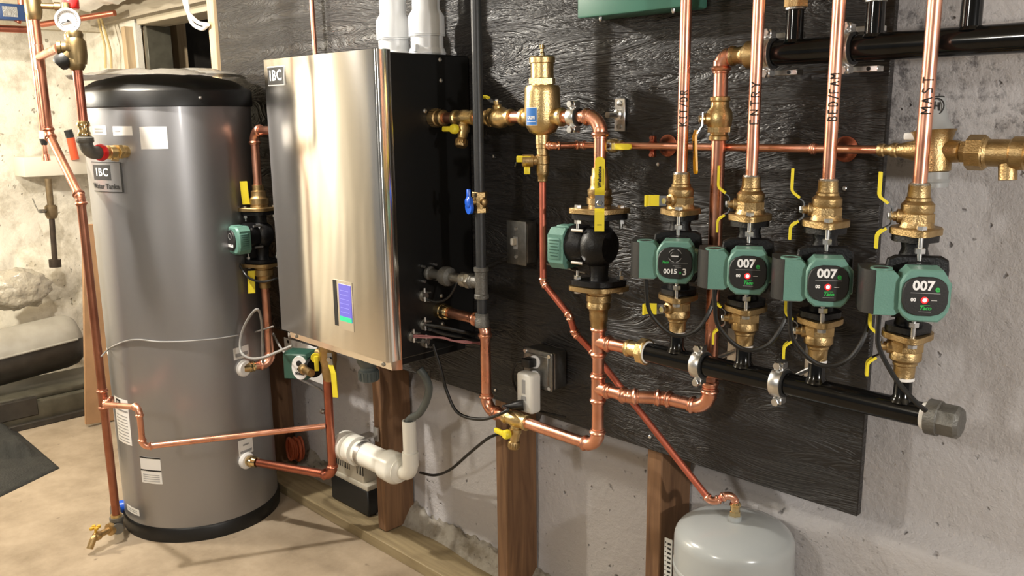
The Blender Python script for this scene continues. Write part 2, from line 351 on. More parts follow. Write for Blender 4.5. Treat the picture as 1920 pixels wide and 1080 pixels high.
# letters drawn with a marker: strokes in a unit cell
ST = {'K':[[(0,0),(0,1)],[(.75,1),(0,.45)],[(.2,.55),(.8,0)]],'I':[[(.3,0),(.3,1)],[(0,0),(.6,0)],[(0,1),(.6,1)]],'T':[[(.4,0),(.4,1)],[(0,1),(.8,1)]],'/':[[(0,-.1),(.6,1.1)]],
'D':[[(0,0),(0,1),(.5,.95),(.75,.5),(.5,.05),(0,0)]],'R':[[(0,0),(0,1),(.6,.9),(.6,.6),(0,.5)],[(.2,.5),(.7,0)]],'E':[[(.65,0),(0,0),(0,1),(.65,1)],[(0,.5),(.55,.5)]],
'N':[[(0,0),(0,1),(.7,0),(.7,1)]],'Y':[[(0,1),(.4,.5),(.8,1)],[(.4,.5),(.35,0)]],'B':[[(0,0),(0,1),(.6,.9),(.5,.55),(0,.5)],[(.4,.5),(.7,.25),(.5,0),(0,0)]],
'F':[[(0,0),(0,1),(.7,1)],[(0,.5),(.5,.5)]],'A':[[(0,0),(.35,1),(.75,0)],[(.15,.4),(.6,.4)]],'M':[[(0,0),(0,1),(.4,.4),(.8,1),(.8,0)]],'S':[[(.65,.9),(.2,1),(.05,.75),(.6,.4),(.55,.08),(.05,.05)]]}
def marker_text(txt, base, r, face, h, adv, parent):
    """text running up a vertical pipe at base (x,y,z of text start), facing azimuth vector face"""
    m = MB(); face = V(face).normalized(); side = V((0,0,1)).cross(face)  # right when looking at the face
    z = 0
    for ch in txt:
        for s_ in ST[ch]:
            pts = []
            for (u0,v0),(u1,v1) in zip(s_, s_[1:]):
                for k in range(5): pts.append((u0+(u1-u0)*k/5, v0+(v1-v0)*k/5))
            pts.append(s_[-1]); P = []
            for u_, v_ in pts:
                a = (v_-.5)*h/r
                d = face*math.cos(a) - side*math.sin(a)
                P.append(V(base) + V((0,0,z+u_*adv*.78)) + d*(r+.0003))
            m.tube(P, .0012, 5)
        z += adv*(.85 if ch in 'I/' else 1.05)
    return m.build('marker_lettering', M_ink, parent)
# ================================================================== SETTING
def noisy_wall(name, O, U, Wd, w, h, nrm, nu, nv, amp, freq, m, seed=0, fn=None):
    from mathutils import noise
    mb = MB(); O=V(O);U=V(U);Wd=V(Wd);nrm=V(nrm); g=[]
    for j in range(nv+1):
        row=[]
        for i in range(nu+1):
            p = O+U*(w*i/nu)+Wd*(h*j/nv)
            d = noise.fractal(p*freq+V((seed,seed,seed)),1.0,2.0,4)*amp
            if fn: d += fn(p)
            row.append(mb.bm.verts.new(p+nrm*d))
        g.append(row)
    for j in range(nv):
        for i in range(nu): mb._f([g[j][i],g[j][i+1],g[j+1][i+1],g[j+1][i]])
    o = mb.build(name, m, angle=180); return struct(o)
YW = 0.174
def ledge(p):   # the footing swells out below a rough cold joint
    s = lambda a,b,x: max(0,min(1,(x-a)/(b-a)))
    return (.022+.026*s(-1.08,-.95,p.x))*(1-s(.555+.012*math.sin(p.x*9),.585+.012*math.sin(p.x*9),p.z)) + .02*(1-s(.02,.15,p.z))**2
noisy_wall('wall_back', (-5.6,YW,0), (1,0,0), (0,0,1), 7.6, 1.60, (0,-1,0), 380, 100, .006, 3.0, M_wall, 3, ledge)
def stones(p):
    from mathutils import noise
    z = p.z; k = max(0,min(1,(1.15-z)/.25))
    d = noise.voronoi(V((p.y*2.6,z*3.6,1.0)))[0]
    return k*(.11*(1-min(1,d[0]*1.5)) - .03) + .05*k*max(0,(1-z))
noisy_wall('wall_left', (-5.02,-4.5,0), (0,1,0), (0,0,1), 4.75, 2.1, (1,0,0), 300, 150, .012, 4.0, M_wallleft, 9, stones)
mb = MB(); mb.box((-1.5,-2.2,-.05),(8.2,5.2,.1)); struct(mb.build('floor', M_floor))
mb = MB(); mb.box((-1.5,-2.2,2.22),(8.2,5.2,.04)); struct(mb.build('ceiling', M_joist))
# upper framed part of the back wall left of the plywood, with an open bay into darkness
ZT = 1.72
mb = MB(); mb.box((-.9,YW+.05,1.90),(4.9,.10,.60)); struct(mb.build('wall_back_upper', M_wall))
mb = MB(); mb.box((-4.93,YW+.015,1.90),(1.16,.03,.60)); struct(mb.build('wall_back_upper_left', M_wallleft))
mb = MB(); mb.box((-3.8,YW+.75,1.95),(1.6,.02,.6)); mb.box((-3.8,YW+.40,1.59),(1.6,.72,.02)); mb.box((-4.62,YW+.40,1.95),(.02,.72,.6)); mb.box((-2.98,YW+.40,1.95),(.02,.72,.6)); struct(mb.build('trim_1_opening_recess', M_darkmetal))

def board(name, c, size, m, label, cat='board', group=None, bev=.002, F=None):
    b = MB(); b.box(c, size, F, bev, 1); return tag(b.build(name, m), label, cat, group)
# plywood backboard (left edge x=-3.15, right edge x=-.632, bottom z=.66)
ply = MB(); ply.box((-1.891,.009,1.43),(2.518,.018,1.54),None,.002,1)
plyo = tag(ply.build('plywood_board', M_ply), 'black painted plywood backboard with horizontal grain behind all the pumps and pipes', 'board')
for px_,py_ in ((929,731),(1219,819),(995,119),(1234,308),(1115,700),(1584,353),(925,293)):
    p = at(px_,py_,Y=0); s = MB(); s.lathe([(.0045,-.001),(.0045,.0015),(.003,.003)], frame((p.x,-.0005,p.z),(0,-1,0)), 10); s.build('screw', M_steel, plyo)

# posts
def post(x0,x1,z0,z1,label):
    return board('wooden_post', ((x0+x1)/2,.018+.064,(z0+z1)/2),(x1-x0,.126,z1-z0), M_stud, label, 'post', 'posts under the board', .003)
post(-2.288,-2.243,.040,1.0,'brown wooden post standing on the treated plank behind the white drain pipe')
post(-1.688,-1.643,.0,1.0,'brown wooden post under the board behind the yellow drain valve')
post(-1.154,-1.110,.0,1.0,'brown wooden post beside the grey expansion tank')
p0 = at(540,800,Y=.018)
xp_=at(545,700,Y=.144).x
post(xp_-.045,xp_,.040,1.0,'dark wooden post between the tall water tank and the coil of orange cord')
board('treated_plank', (-2.42,.055,.019),(2.6,.165,.038), M_pt, 'greenish treated lumber plank lying on the floor under the posts', 'plank')
from mathutils import noise
mb = MB(); g=[]
for j in range(13):
    row=[]
    for i in range(261):
        x=-2.95+i*.0075; v=j/12; y=.150-.060*v*(.45+.55*noise.noise(V((x*5,1.3,0)))+.5) if j else .168
        hgt=(.085*(1-v)**.8)*(.55+.9*abs(noise.noise(V((x*6,v*1.5,2)))))+.012*noise.noise(V((x*45,v*9,7)))*(1-v*.6)
        row.append(mb.bm.verts.new(V((x,y,.039+max(0,hgt)*(1 if j<12 else 0)))))
    g.append(row)
for j in range(12):
    for i in range(260): mb._f([g[j][i],g[j][i+1],g[j+1][i+1],g[j+1][i]])
o = tag(mb.build('mortar_rubble', M_rubble, angle=60),'crumbled grey mortar rubble along the foot of the wall behind the plank','rubble'); o['kind']='stuff'

# ================================================================== WATER TANK
TC = V((-2.972,-.294,0)); TR = .273; TH = 1.545
def on_tank(px_,py_,r=TR):
    d = at(px_,py_,Y=0)-CAM; ox,oy = CAM.x-TC.x, CAM.y-TC.y; a=d.x**2+d.y**2; b=ox*d.x+oy*d.y; c=ox*ox+oy*oy-r*r; D=b*b-a*c
    t = (-b-math.sqrt(max(D,0)))/a; return CAM+d*t
tank = thing('water_tank', (TC.x,TC.y,0), 'tall grey cylindrical indirect hot water tank standing on the concrete floor', 'tank')
FT = Matrix.Translation(TC)
mb = MB(); mb.lathe([(TR-.004,.03),(TR,.035),(TR,1.50)], FT, 96); mb.build('tank_body', M_tank, tank)
mb = MB(); mb.lathe([(TR-.01,0),(TR+.006,0),(TR+.006,.045),(TR+.001,.052)], FT, 96); mb.build('base_ring', M_blkcab, tank)
mb = MB(); mb.lathe([(TR+.001,1.485),(TR+.007,1.487),(TR+.007,1.533),(TR+.002,1.542),(TR-.05,1.572),(TR-.13,1.590),(.001,1.596)], FT, 96); cap = mb.build('tank_lid', M_blkcab, tank)
_q=on_tank(373,157,TR+.006); _a0=math.degrees(math.atan2(_q.y-TC.y,_q.x-TC.x))
for a in (_a0,_a0+90,_a0+180): 
    s = MB(); d = V((math.cos(math.radians(a)),math.sin(math.radians(a)),0)); s.lathe([(.006,0),(.005,.003),(.001,.005)], frame(TC+d*(TR+.006)+V((0,0,1.512)),d), 12); s.build('screw', M_steel, cap)
def tank_label(pts, mt, name='label', txt=None, label=None, bars=(), off=.0006, parent=None):
    """pts = image corners (left,top,right,bottom) mapped to a curved patch on the tank"""
    a = on_tank(pts[0],pts[1]); b = on_tank(pts[2],pts[3])
    a0 = math.atan2(a.y-TC.y,a.x-TC.x); a1 = math.atan2(b.y-TC.y,b.x-TC.x); z1, z0 = a.z, b.z
    m = MB(); n = 10
    def P(u,v,r): an=a0+(a1-a0)*u; return V((TC.x+r*math.cos(an),TC.y+r*math.sin(an),z0+(z1-z0)*v))
    def patch(u0,u1,v0,v1,r,ma):
        m.mat(ma); rings=[]
        for i in range(n+1):
            u=u0+(u1-u0)*i/n; rings.append([m.bm.verts.new(P(u,v0,r-.0006)),m.bm.verts.new(P(u,v1,r-.0006)),m.bm.verts.new(P(u,v1,r)),m.bm.verts.new(P(u,v0,r))])
        m.loft(rings)
    patch(0,1,0,1,TR+off,mt)
    for (u0,u1,v0,v1,ma) in bars: patch(u0,u1,v0,v1,TR+off+.0005,ma)
    w = TR*abs(a1-a0); o = m.build(name, None, parent or tank)
    if label: o['label']=label
    if txt:
        for (s_,u,v,size,ma,bold) in txt:
            t = MB(); t.mat(ma); n0=len(t.bm.verts); t.text(s_, size, Matrix.Identity(4), .0002, bold); t.bm.verts.ensure_lookup_table()
            for vv in t.bm.verts[n0:]:
                an = a0+(a1-a0)*u + vv.co.x/TR*(1 if a1>a0 else -1); rr = TR+off+.0011+vv.co.z
                vv.co = V((TC.x+rr*math.cos(an),TC.y+rr*math.sin(an),z0+(z1-z0)*v+vv.co.y))
            t.build('lettering', None, o)
    return o
tank_label((173,236,200,253),M_white,bars=[(.2,.8,.55,.75,M_greyink),(.2,.8,.25,.4,M_greyink)])
tank_label((211,237,249,254),M_white,bars=[(.1,.4,.4,.55,M_greyink)])
tank_label((261,238,316,279),M_white)
tank_label((172,303,233,361),M_tank,'name_plate',label='grey name plate with black square logo',off=.0012,bars=[(.96,1,0,1,M_ink),(0,1,0,.02,M_ink),(0,1,.98,1,M_ink),(.06,.69,.40,.90,M_ink)],
  txt=[('I',.22,.65,.036,M_whtext,.0008),('B',.36,.65,.036,M_whtext,.0006),('C',.54,.65,.036,M_whtext,.0006),('Water Tanka',.46,.19,.024,M_ink,.0004)])
tank_label((214,741,248,836),M_white,bars=[(.2,.55,.84,.97,M_ink),(.05,.95,.72,.76,M_greyink)]+[(.12,.88,.05+.07*k,.07+.07*k,M_greyink) for k in range(9)],txt=[('IBC',.37,.90,.012,M_whtext,.0)])
tank_label((262,855,305,908),M_white,bars=[(0,1,.95,1,M_ink),(0,1,.47,.52,M_ink)]+[(.1,.9,.08+.08*k,.10+.08*k,M_greyink) for k in range(4)])
tank_label((238,944,262,968),M_white,bars=[(.15,.85,.6,.7,M_greyink),(.15,.85,.3,.4,M_greyink)])
tank_label((209,765,215,818),M_white,bars=[(0,1,.9,1,M_ink)]); tank_label((214,842,221,875),M_white,bars=[(0,1,.92,1,M_ink)])
tank_label((437,654,467,667),M_white,bars=[(.1,.9,.2,.5,M_greyink)]); tank_label((446,828,475,846),M_white,bars=[(.1,.9,.15,.3,M_greyink),(.3,.7,.6,.7,M_greyink)])
tank_label((195,652,203,666),M_white)
def port(px_,py_,name,m,r1,dep,z=None):
    p = on_tank(px_,py_); 
    d = V((p.x-TC.x,p.y-TC.y,0)).normalized(); s = MB(); s.lathe([(r1,-.004),(r1,dep*.6),(r1*.8,dep),(r1*.5,dep)], frame(p,d), 24); s.build(name, m, tank); return p, d
pU,dU = port(456,690,'port_collar',M_white,.030,.014)
pL,dL = port(461,863,'port_collar',M_white,.030,.014)
pH,dH = port(234,284,'port_collar',M_brassl,.020,.018)
pD = TC+V((math.cos(math.radians(-113)),math.sin(math.radians(-113)),0))*TR+V((0,0,.055)); dD = (pD-TC-V((0,0,.055))).normalized()
s = MB(); s.lathe([(.024,-.004),(.024,.014),(.017,.020),(.017,.032)], frame(pD,dD), 20); s.build('drain_port', M_blue, tank)
# plastic wrap left on the lid
from mathutils import noise
mb = MB(); g=[]
for j in range(28):
    row=[]
    for i in range(28):
        a=i/27*2*math.pi; rr=(.02+.27*(j/27))*(1+.06*math.sin(3*a+1))
        z=1.602+.012*noise.noise(V((math.cos(a)*rr*14,math.sin(a)*rr*14,j*.05)))+.022*math.exp(-((a-2.4)/.8)**2)*(j/27)-(.055*max(0,(j/27-.55))**1.2)
        z=max(z, 1.598-.33*max(0,rr-.14)**1.15 + .002)
        row.append(mb.bm.verts.new(V((TC.x+rr*math.cos(a)*1.0,TC.y+rr*math.sin(a),z+.004))))
    g.append(row)
for j in range(27):
    for i in range(27): mb._f([g[j][i],g[j][i+1],g[j+1][i+1],g[j+1][i]])
M_film = mat('clear_plastic_film',(.34,.32,.28),.22,0,bump=.4,bscale=60); M_film.node_tree.nodes['Principled BSDF'].inputs['Transmission Weight'].default_value=.6
o = mb.build('plastic_film', M_film, angle=180); md = o.modifiers.new('s','SOLIDIFY'); md.thickness=.0006
tag(o,'crumpled clear plastic film lying on the black lid of the water tank','plastic film')

# ================================================================== BOILER
BX0,BX1 = -2.281,-1.743; BZ0,BZ1=.818,1.608; BYF=-.308
boiler = thing('wall_boiler', (-2.01,0,BZ0-.03), 'wall hung gas boiler with brushed stainless front and black sides mounted on the board', 'boiler')
mb = MB(); mb.box((-2.012,-.1335,(BZ0+BZ1)/2-.003),(.536,.265,BZ1-BZ0-.006),None,.004,1); mb.box((-2.012,-.14,BZ0-.012),(.50,.24,.022),None,.003,1); case = mb.build('cabinet', M_blkcab, boiler)
# door: flat front, rolled right edge, returns at sides and bottom
mb = MB(); T=.0
out = [(BX0,-.262),(BX0,BYF+.006),(BX0+.002,BYF+.002),(BX0+.006,BYF),(BX1-.010,BYF),(BX1-.004,BYF+.002),(BX1,BYF+.008),(BX1,-.262)]
rings=[]
for z in (BZ0,BZ1): rings.append([mb.bm.verts.new(V((x,y,z))) for x,y in out])
mb.loft(rings); door = mb.build('front_door', M_stainless, boiler, angle=40)
mb = MB(); 
for k,(x0,x1) in enumerate([(BX0+.035,BX1-.0)]):
    mb.prism([(-.262,BZ0-.0),(BYF+.010,BZ0-.0),(BYF+.012,BZ0-.022),(-.262,BZ0-.028)], x0, x1, Matrix(((0,0,1,0),(1,0,0,0),(0,1,0,0),(0,0,0,1))))
mb.build('bottom_lip', M_stainless, boiler)
for x in (BX0+.07,BX1-.035):
    s=MB(); s.lathe([(.006,-.001),(.006,.002),(.004,.004)],frame((x,BYF+.011,BZ0-.012),(0,-1,0)),10); s.build('screw',M_galv,boiler)
# display
M_scr = mat('boiler_screen', (.05,.05,.2), .2, emit=((.16,.13,.55),.9)); M_scrg = mat('boiler_screen_bar', (.02,.3,.15), .2, emit=((.02,.45,.20),1.0)); M_scrl = mat('boiler_screen_line', (.1,.1,.4), .3, emit=((.30,.27,.75),.9))
def fr(x0,x1,z0,z1,y,d): return ((x0+x1)/2,y+d/2,(z0+z1)/2),(x1-x0,d,z1-z0)
mb=MB(); mb.box(*fr(-1.979,-1.889,.876,1.012,BYF-.0012,.002)); bez=mb.build('display_bezel',M_stainless,boiler)
mb=MB(); mb.box(*fr(-1.979,-1.963,.882,1.010,BYF-.0022,.002)); mb.build('slot',M_ink,bez)
mb=MB(); mb.mat(M_scr); mb.box(*fr(-1.951,-1.895,.900,1.003,BYF-.0026,.002)); mb.mat(M_scrg); mb.box(*fr(-1.951,-1.895,.900,.913,BYF-.0032,.002)); mb.mat(M_scrl)
for k in range(6): mb.box(*fr(-1.945,-1.905,.925+.012*k,.926+.012*k,BYF-.0032,.002))
mb.build('screen',None,bez)
mb=MB(); mb.box(*fr(-2.256,-2.168,1.535,1.588,BYF-.0015,.003),None,.001,1); mb.build('badge_rim',M_white,boiler)
lg=MB(); lg.mat(M_ink); lg.box(*fr(-2.253,-2.171,1.538,1.585,BYF-.0026,.003)); lg.mat(M_whtext); lg.text('I',.040,frame((-2.2385,BYF-.0032,1.5615),(0,-1,0),(1,0,0)),.0003,.0009); lg.text('B',.040,frame((-2.2185,BYF-.0032,1.5615),(0,-1,0),(1,0,0)),.0003,.0008); lg.text('C',.040,frame((-2.1905,BYF-.0032,1.5615),(0,-1,0),(1,0,0)),.0003,.0008); o=lg.build('logo_badge',None,boiler); o['label']='black square badge with white letters'
for px_,py_ in ((825,112),(827,151),(797,208),(828,555),(830,607)):
    p=at(px_,py_,X=BX1); s=MB(); s.lathe([(.006,0),(.006,.002),(.003,.005)],frame((BX1-.001,p.y,p.z),(1,0,0)),10); s.build('screw',M_steel,boiler)
# knockout clamps with cables on the side of the boiler
for k,(px_,py_) in enumerate(((792,554),(793,608),(772,630),(795,640))):
    p=at(px_,py_,X=BX1); s=MB(); s.mat(M_galv); s.lathe([(.015,-.001),(.015,.006),(.010,.006),(.010,.014)],frame((BX1,p.y,p.z),(1,0,0)),18)
    for dz in (-.012,.012): s.box((BX1+.018,p.y+.002,p.z+dz),(.024,.008,.003)); s.mat(M_steel); s.lathe([(.003,0),(.003,.012)],frame((BX1+.02,p.y-.008,p.z+dz),(0,0,1)),8); s.mat(M_galv)
    s.build('cable_clamp',None,boiler)
# grey condensate fitting + brass nipples below
p=at(690,672,Y=-.13); zt_=at(690,713,Y=-.13).z; mb=MB(); mb.lathe([(.024,.0),(.030,.003),(.030,.034),(.024,.038),(.024,.045),(.030,.052),(.034,.062),(.034,.16)],Matrix.Translation((p.x,-.13,zt_)),24)
for k in range(16):
    a=k*math.pi/8; mb.box((0,0,0),(.004,.004,.024),Matrix.Translation((p.x+.030*math.cos(a),-.13+.030*math.sin(a),zt_+.018)),0)
mb.build('condensate_trap',M_pvcgrey,boiler)
# venting on top: two white adapters
def vent(x_,y,label,lean=0):
    q=V((x_,y,0)); F=Matrix.Translation((q.x,y,BZ1)); 
    t=thing('vent_pipe',(q.x,y,BZ1),label,'vent pipe','vent pipes on the boiler')
    b=MB(); b.lathe([(.048,-.004),(.050,.0),(.046,.012),(.043,.014),(.043,.045),(.050,.048)],F,32); b.build('vent_adapter',M_ppvent,t)
    b=MB(); b.lathe([(.048,.044),(.0475,.095),(.0365,.112),(.0365,.30)],F,32); b.build('reducer',M_ppvent,t); 
    b=MB(); b.box((q.x+.010,y-.047,BZ1+.012),(.014,.012,.02),None,.002,1); b.build('latch',M_ppvent,t); return t
vent(-1.815,-.085,'right hand white vent pipe rising from the boiler top nearest the black gas pipe')
vent(-1.957,-.085,'left hand white vent pipe rising from the boiler top, farther from the gas pipe')
# copper tube behind boiler
copper_run('copper_tube', [(-2.43,-.035,1.30),(-2.445,-.035,2.1)], .0075, 'thin vertical copper tube rising behind the boiler top left of the white vents')
# ================================================================== VALVES, PUMPS (builders)
YP = -.13
ALPHA = math.radians(30)
DM = V((math.sin(ALPHA),-math.cos(ALPHA),0)); SD = V((math.cos(ALPHA),math.sin(ALPHA),0))
def flange_outline(a=.052,b=.036):   # rhombic flange; long axis x
    pts=[]
    for cx,cy,r,a0,a1 in ((a-.012,0,.013,-50,50),(0,0,b,62,118),(-(a-.012),0,.013,130,230),(0,0,b,242,298)):
        for k in range(7): t=math.radians(a0+(a1-a0)*k/6); pts.append((cx+r*math.cos(t),cy+r*math.sin(t)))
    return pts
def zframe(c, d, up=1):  # local x = d, local z = up
    return frame(c, (0,0,up), d)
def bolt(mb, p, up, L, m=None):
    mb.mat(m or M_steel); F=frame(p,(0,0,up)); mb.hexn(F,.014,.006,0); mb.lathe([(.0038,-L),(.0038,.002)],F,10); mb.hexn(frame(V(p)-V((0,0,up))*(L*.76),(0,0,up)),.0145,.009,0)
def pump_body(root, c, d, gap=.165, mat_=None, L=.13):
    """black cast iron volute with two flanges, axis vertical through c, motor to d"""
    mb=MB(); m=mat_ or M_blkiron; mb.mat(m); c=V(c); h=gap/2
    for s in (1,-1):
        mb.prism(flange_outline(.041,.036),0,.012,frame(c+V((0,0,s*(h-.012))),(0,0,s),d),inset=.002)
        mb.lathe([(.024,.0),(.020,.02),(.026,.04),(.03,.06)],frame(c+V((0,0,s*(h-.004))),(0,0,-s)),24)
    F=frame(c-d*.024,d); mb.lathe([(.020,-.006),(.036,.0),(.047,.012),(.050,.026),(.047,.040),(.040,.050),(.040,.058)],F,36)
    v=MB()
    return mb
# ---- zone pump (round face, junction box at the left)
def octo(w,h,c): return [(-w/2+c,-h/2),(w/2-c,-h/2),(w/2,-h/2+c),(w/2,h/2-c),(w/2-c,h/2),(-w/2+c,h/2),(-w/2,h/2-c),(-w/2,-h/2+c)]
def zone_pump(x, kind, label):
    c=V((x,YP,1.166)); d=DM; root=thing('circulator_pump',(x,YP,1.083),label,'pump','zone circulator pumps')
    mb=pump_body(root,c,d)
    # rear bracket seen above and below the motor
    F=Matrix.Translation(c)@Matrix(((SD.x,0,d.x,0),(SD.y,0,d.y,0),(0,1,0,0),(0,0,0,1)))   # local x=side, y=up, z=towards viewer
    mb.prism([(-.040,-.030),(-.034,-.050),(.034,-.050),(.044,-.030),(.046,.030),(.044,.046),(.034,.052),(-.034,.052),(-.046,.046),(-.048,.034)],.034,.046,F,inset=.003)
    mb.prism(octo(.072,.086,.02),.044,.064,F)
    mb.build('pump_housing',None,root)
    g=MB(); g.mat(M_green); g.prism([(-.020,-.041),(.022,-.041),(.030,-.033),(.036,-.022),(.036,.020),(.030,.032),(.024,.041),(-.022,.041),(-.031,.031),(-.036,.020),(-.036,-.022),(-.030,-.033)],.062,.110,F,inset=.003)
    g.prism([(.030,-.026),(.041,-.020),(.041,.018),(.030,.026)],.050,.094,F,inset=.003)
    # junction box
    g.prism([(-.070,-.035),(-.040,-.035),(-.030,-.028),(-.030,.022),(-.044,.036),(-.070,.036)],.060,.100,F,inset=.001)
    g.build('motor_housing',None,root)
    b=MB(); b.mat(M_blkplas); bp_=[(-.0702,.0995),(-.083,.090),(-.089,.076),(-.089,.030),(-.040,.030),(-.040,.0595),(-.0702,.0595)]; b.prism(bp_,-.0345,.0355,F@Matrix(((1,0,0,0),(0,0,1,0),(0,1,0,0),(0,0,0,1))))
    Fh=F@Matrix.Translation((-.060,.0345,.080))@Matrix.Rotation(-math.pi/2,4,'X')
    b.mat(M_green); b.lathe([(.0165,-.006),(.0165,.0035),(.0125,.0035),(.0125,.001)],Fh,24); b.mat(M_ink); b.lathe([(.0124,-.002),(.0124,.0028)],Fh,24)
    b.build('junction_box',None,root)
    f=MB(); f.mat(M_blkplas); f.prism([(.033*math.copysign(abs(math.cos(a))**.72,math.cos(a)),.031*math.copysign(abs(math.sin(a))**.72,math.sin(a))) for a in [math.pi/8*(k+.5) for k in range(16)]],.108,.1145,F,inset=.0015); face=f.build('badge',None,root)
    t=MB(); Fz=F@Matrix.Translation((0,0,.1148))
    if kind=='007':
        t.mat(M_whtext); t.text('007',.0205,Fz@Matrix.Translation((-.0035,.0165,0)),.0003,.0007); t.mat(M_grtext); t.text('e',.014,Fz@Matrix.Translation((.0165,.0125,0)),.0003,.0004)
        t.mat(M_greyink); t.box((0,.0055,0),(.042,.0008,.0004),Fz); t.mat(M_whtext); t.text('00',.0075,Fz@Matrix.Translation((-.0165,-.0055,0)),.0002,.0003)
        t.box((.013,-.0055,0),(.008,.0006,.0004),Fz)
        t.mat(M_grtext); t.text('Taco',.0085,Fz@Matrix.Translation((.001,-.018,0)),.0003,.0003,shear=.3); t.box((.001,-.0135,0),(.014,.0006,.0004),Fz); t.mat(M_greyink); t.box((.001,-.0235,0),(.018,.0006,.0004),Fz)
        t.build('badge_lettering',None,face)
        l=MB(); l.mat(M_ledr); l.lathe([(.0052,-.001),(.0052,.0005),(.0045,.0009)],F@Matrix.Translation((-.0005,-.0055,.1146)),20); l.mat(M_led); l.lathe([(.0030,.0),(.0028,.0016),(.0010,.0022)],F@Matrix.Translation((-.0005,-.0055,.1146)),16); l.build('status_light',None,face)
    else:
        t.mat(M_whtext); t.text('0015',.0130,Fz@Matrix.Translation((-.0085,-.0165,0)),.0003,.0002); t.text('3',.0175,Fz@Matrix.Translation((.0185,-.0170,0)),.0003,.0004)
        t.mat(M_grtext); t.text('e',.008,Fz@Matrix.Translation((.0105,-.0180,0)),.0003,.0002); t.text('Taco',.0065,Fz@Matrix.Translation((-.0185,.0015,0)),.0003,.0002,shear=.3)
        t.mat(M_greyink); t.box((.008,.0005,0),(.032,.0006,.0004),Fz); t.box((.004,-.0045,0),(.016,.0005,.0004),Fz); t.box((.006,-.0075,0),(.012,.0005,.0004),Fz)
        t.build('badge_lettering',None,face)
        k=MB(); k.mat(M_greyink)
        for a0,a1 in ((20,70),(100,160),(200,260),(280,340)):
            pts=[F@V((.0125*math.cos(math.radians(a0+(a1-a0)*j/6)),.0145+.0125*math.sin(math.radians(a0+(a1-a0)*j/6)),.115)) for j in range(7)]; k.tube(pts,.0007,5)
        k.mat(M_blkplas); k.lathe([(.009,0),(.009,.004),(.008,.005)],F@Matrix.Translation((0,.0145,.1140)),20); k.mat(M_whtext); k.box((0,.0145,.1195),(.013,.0014,.0008),F@Matrix.Identity(4)); k.build('dial',None,face)
    for s,zz in ((1,.0),(-1,.0)):
        bb=MB(); p=c+d*.046+V((0,0,s*(.0825+.012))); bolt(bb,p,s,.050); bb.build('bolt',None,root)
        bb=MB(); p=c-d*.046+V((0,0,s*(.0825+.012))); bolt(bb,p,s,.050); bb.build('bolt',None,root)
    pl=MB(); pl.box((-.056,-.0365,.082),(.030,.002,.016),F); pl.mat(M_blkplas) if False else None; pl.build('conduit_plate',M_steel,root)
    return root
# ---- flanged isolation valve (brass)
def handle_updown(mb, q, out, th=.0035, k=1.0, fl=1):
    """two-legged yellow handle on a steel strap: q = stem end, out = direction away from the body"""
    out=V(out).normalized(); side=V((0,0,1)).cross(out)
    P=lambda o,z: q+out*o*k+V((0,0,z*k*fl))
    s_path=smooth_path([P(.012,.024),P(-.002,.014),P(-.002,-.014),P(.012,-.022)],.008)
    mb.mat(M_wiremetal); ribbon(mb,s_path,.011,.002,side)
    mb.mat(M_yel); ribbon(mb,smooth_path([P(.006,.021),P(.020,.032),P(.020,.072)],.012),.013,.0045,side); ribbon(mb,smooth_path([P(.006,-.020),P(.019,-.030),P(.019,-.054)],.012),.013,.0045,side)
    mb.mat(M_steel); mb.hexn(frame(q-out*.002*k,out),.011,.007)
def flange_valve(x,z,up,label,d=DM,rp=.0135,handle='updown',cap=True,y=YP,group='flanged isolation valves'):
    """z = mating face of the flange; body extends to up (+1/-1)"""
    c=V((x,y,z)); root=thing('isolation_valve',(x,y,z if up>0 else z-.085),label,'valve',group)
    mb=MB(); mb.mat(M_brass); F=zframe(c,d,up)
    mb.prism([(p[0]*1.04,p[1]*1.06) for p in flange_outline(.054,.038)],0,.011,F,inset=.0015)
    mb.lathe([(.029,.010),(.027,.014),(.0255,.020)],F,24); 
    mb.prism([(.0270*math.cos(math.pi/4*i+.39),.0270*math.sin(math.pi/4*i+.39)) for i in range(8)],.018,.034,F,inset=.001)
    mb.lathe([(.024,.034),(.0255,.038),(.0255,.048),(.022,.052),(.0195,.054),(.0195,.058),(.0175,.060),(.0165,.078),(.0170,.080)],F,28)
    st=-SD if handle!='front' else (DM*.75-SD*.66).normalized()
    mb.lathe([(.012,.018),(.012,.030),(.008,.032),(.008,.040)],frame(c+V((0,0,up*.028)),st),16)
    mb.build('valve_body',None,root)
    if cap:
        r=MB(); r.lathe([(.0172,.0785),(.0150,.083)],F,20); r.build('solder_ring',M_galv,root)
    h=MB(); q=c+V((0,0,up*.028))+st*.040
    if handle=='updown': handle_updown(h,q,st)
    elif handle=='down': handle_updown(h,q,st,fl=1)
    else:
        o_=st; side=V((0,0,1)).cross(o_); f=-SD*.55+DM*.0
        h.mat(M_wiremetal); ribbon(h,[q-f.normalized()*.0,q+f.normalized()*.018],.020,.002,V((0,0,1))); h.mat(M_yel); ribbon(h,smooth_path([q+f.normalized()*.014,q+f.normalized()*.036,q+f.normalized()*.040+DM*.012],.006),.022,.004,V((0,0,1)))
        h.mat(M_steel); h.hexn(frame(q,st),.012,.007)
    h.build('handle',None,root)
    return root
XS=(-.977,-.822,-.673,-.519)
names=('leftmost zone pipe marked KIT/DR','zone pipe marked ENTRY','zone pipe marked BED/FAM','rightmost zone pipe marked MAST')
pk=zone_pump(XS[0],'0015','green circulator pump with a selector dial and no red light under the KIT/DR pipe')
p7=zone_pump(XS[1],'007','green circulator pump with red light under the ENTRY pipe')
for x,n in ((XS[2],'BED/FAM'),(XS[3],'MAST')):
    q=copy_tree(p7); q.location.x+=x-XS[1]; q['label']='green circulator pump with red light under the %s pipe'%n
marks=('KIT/DR','ENTRY','BED/FAM','MAST')
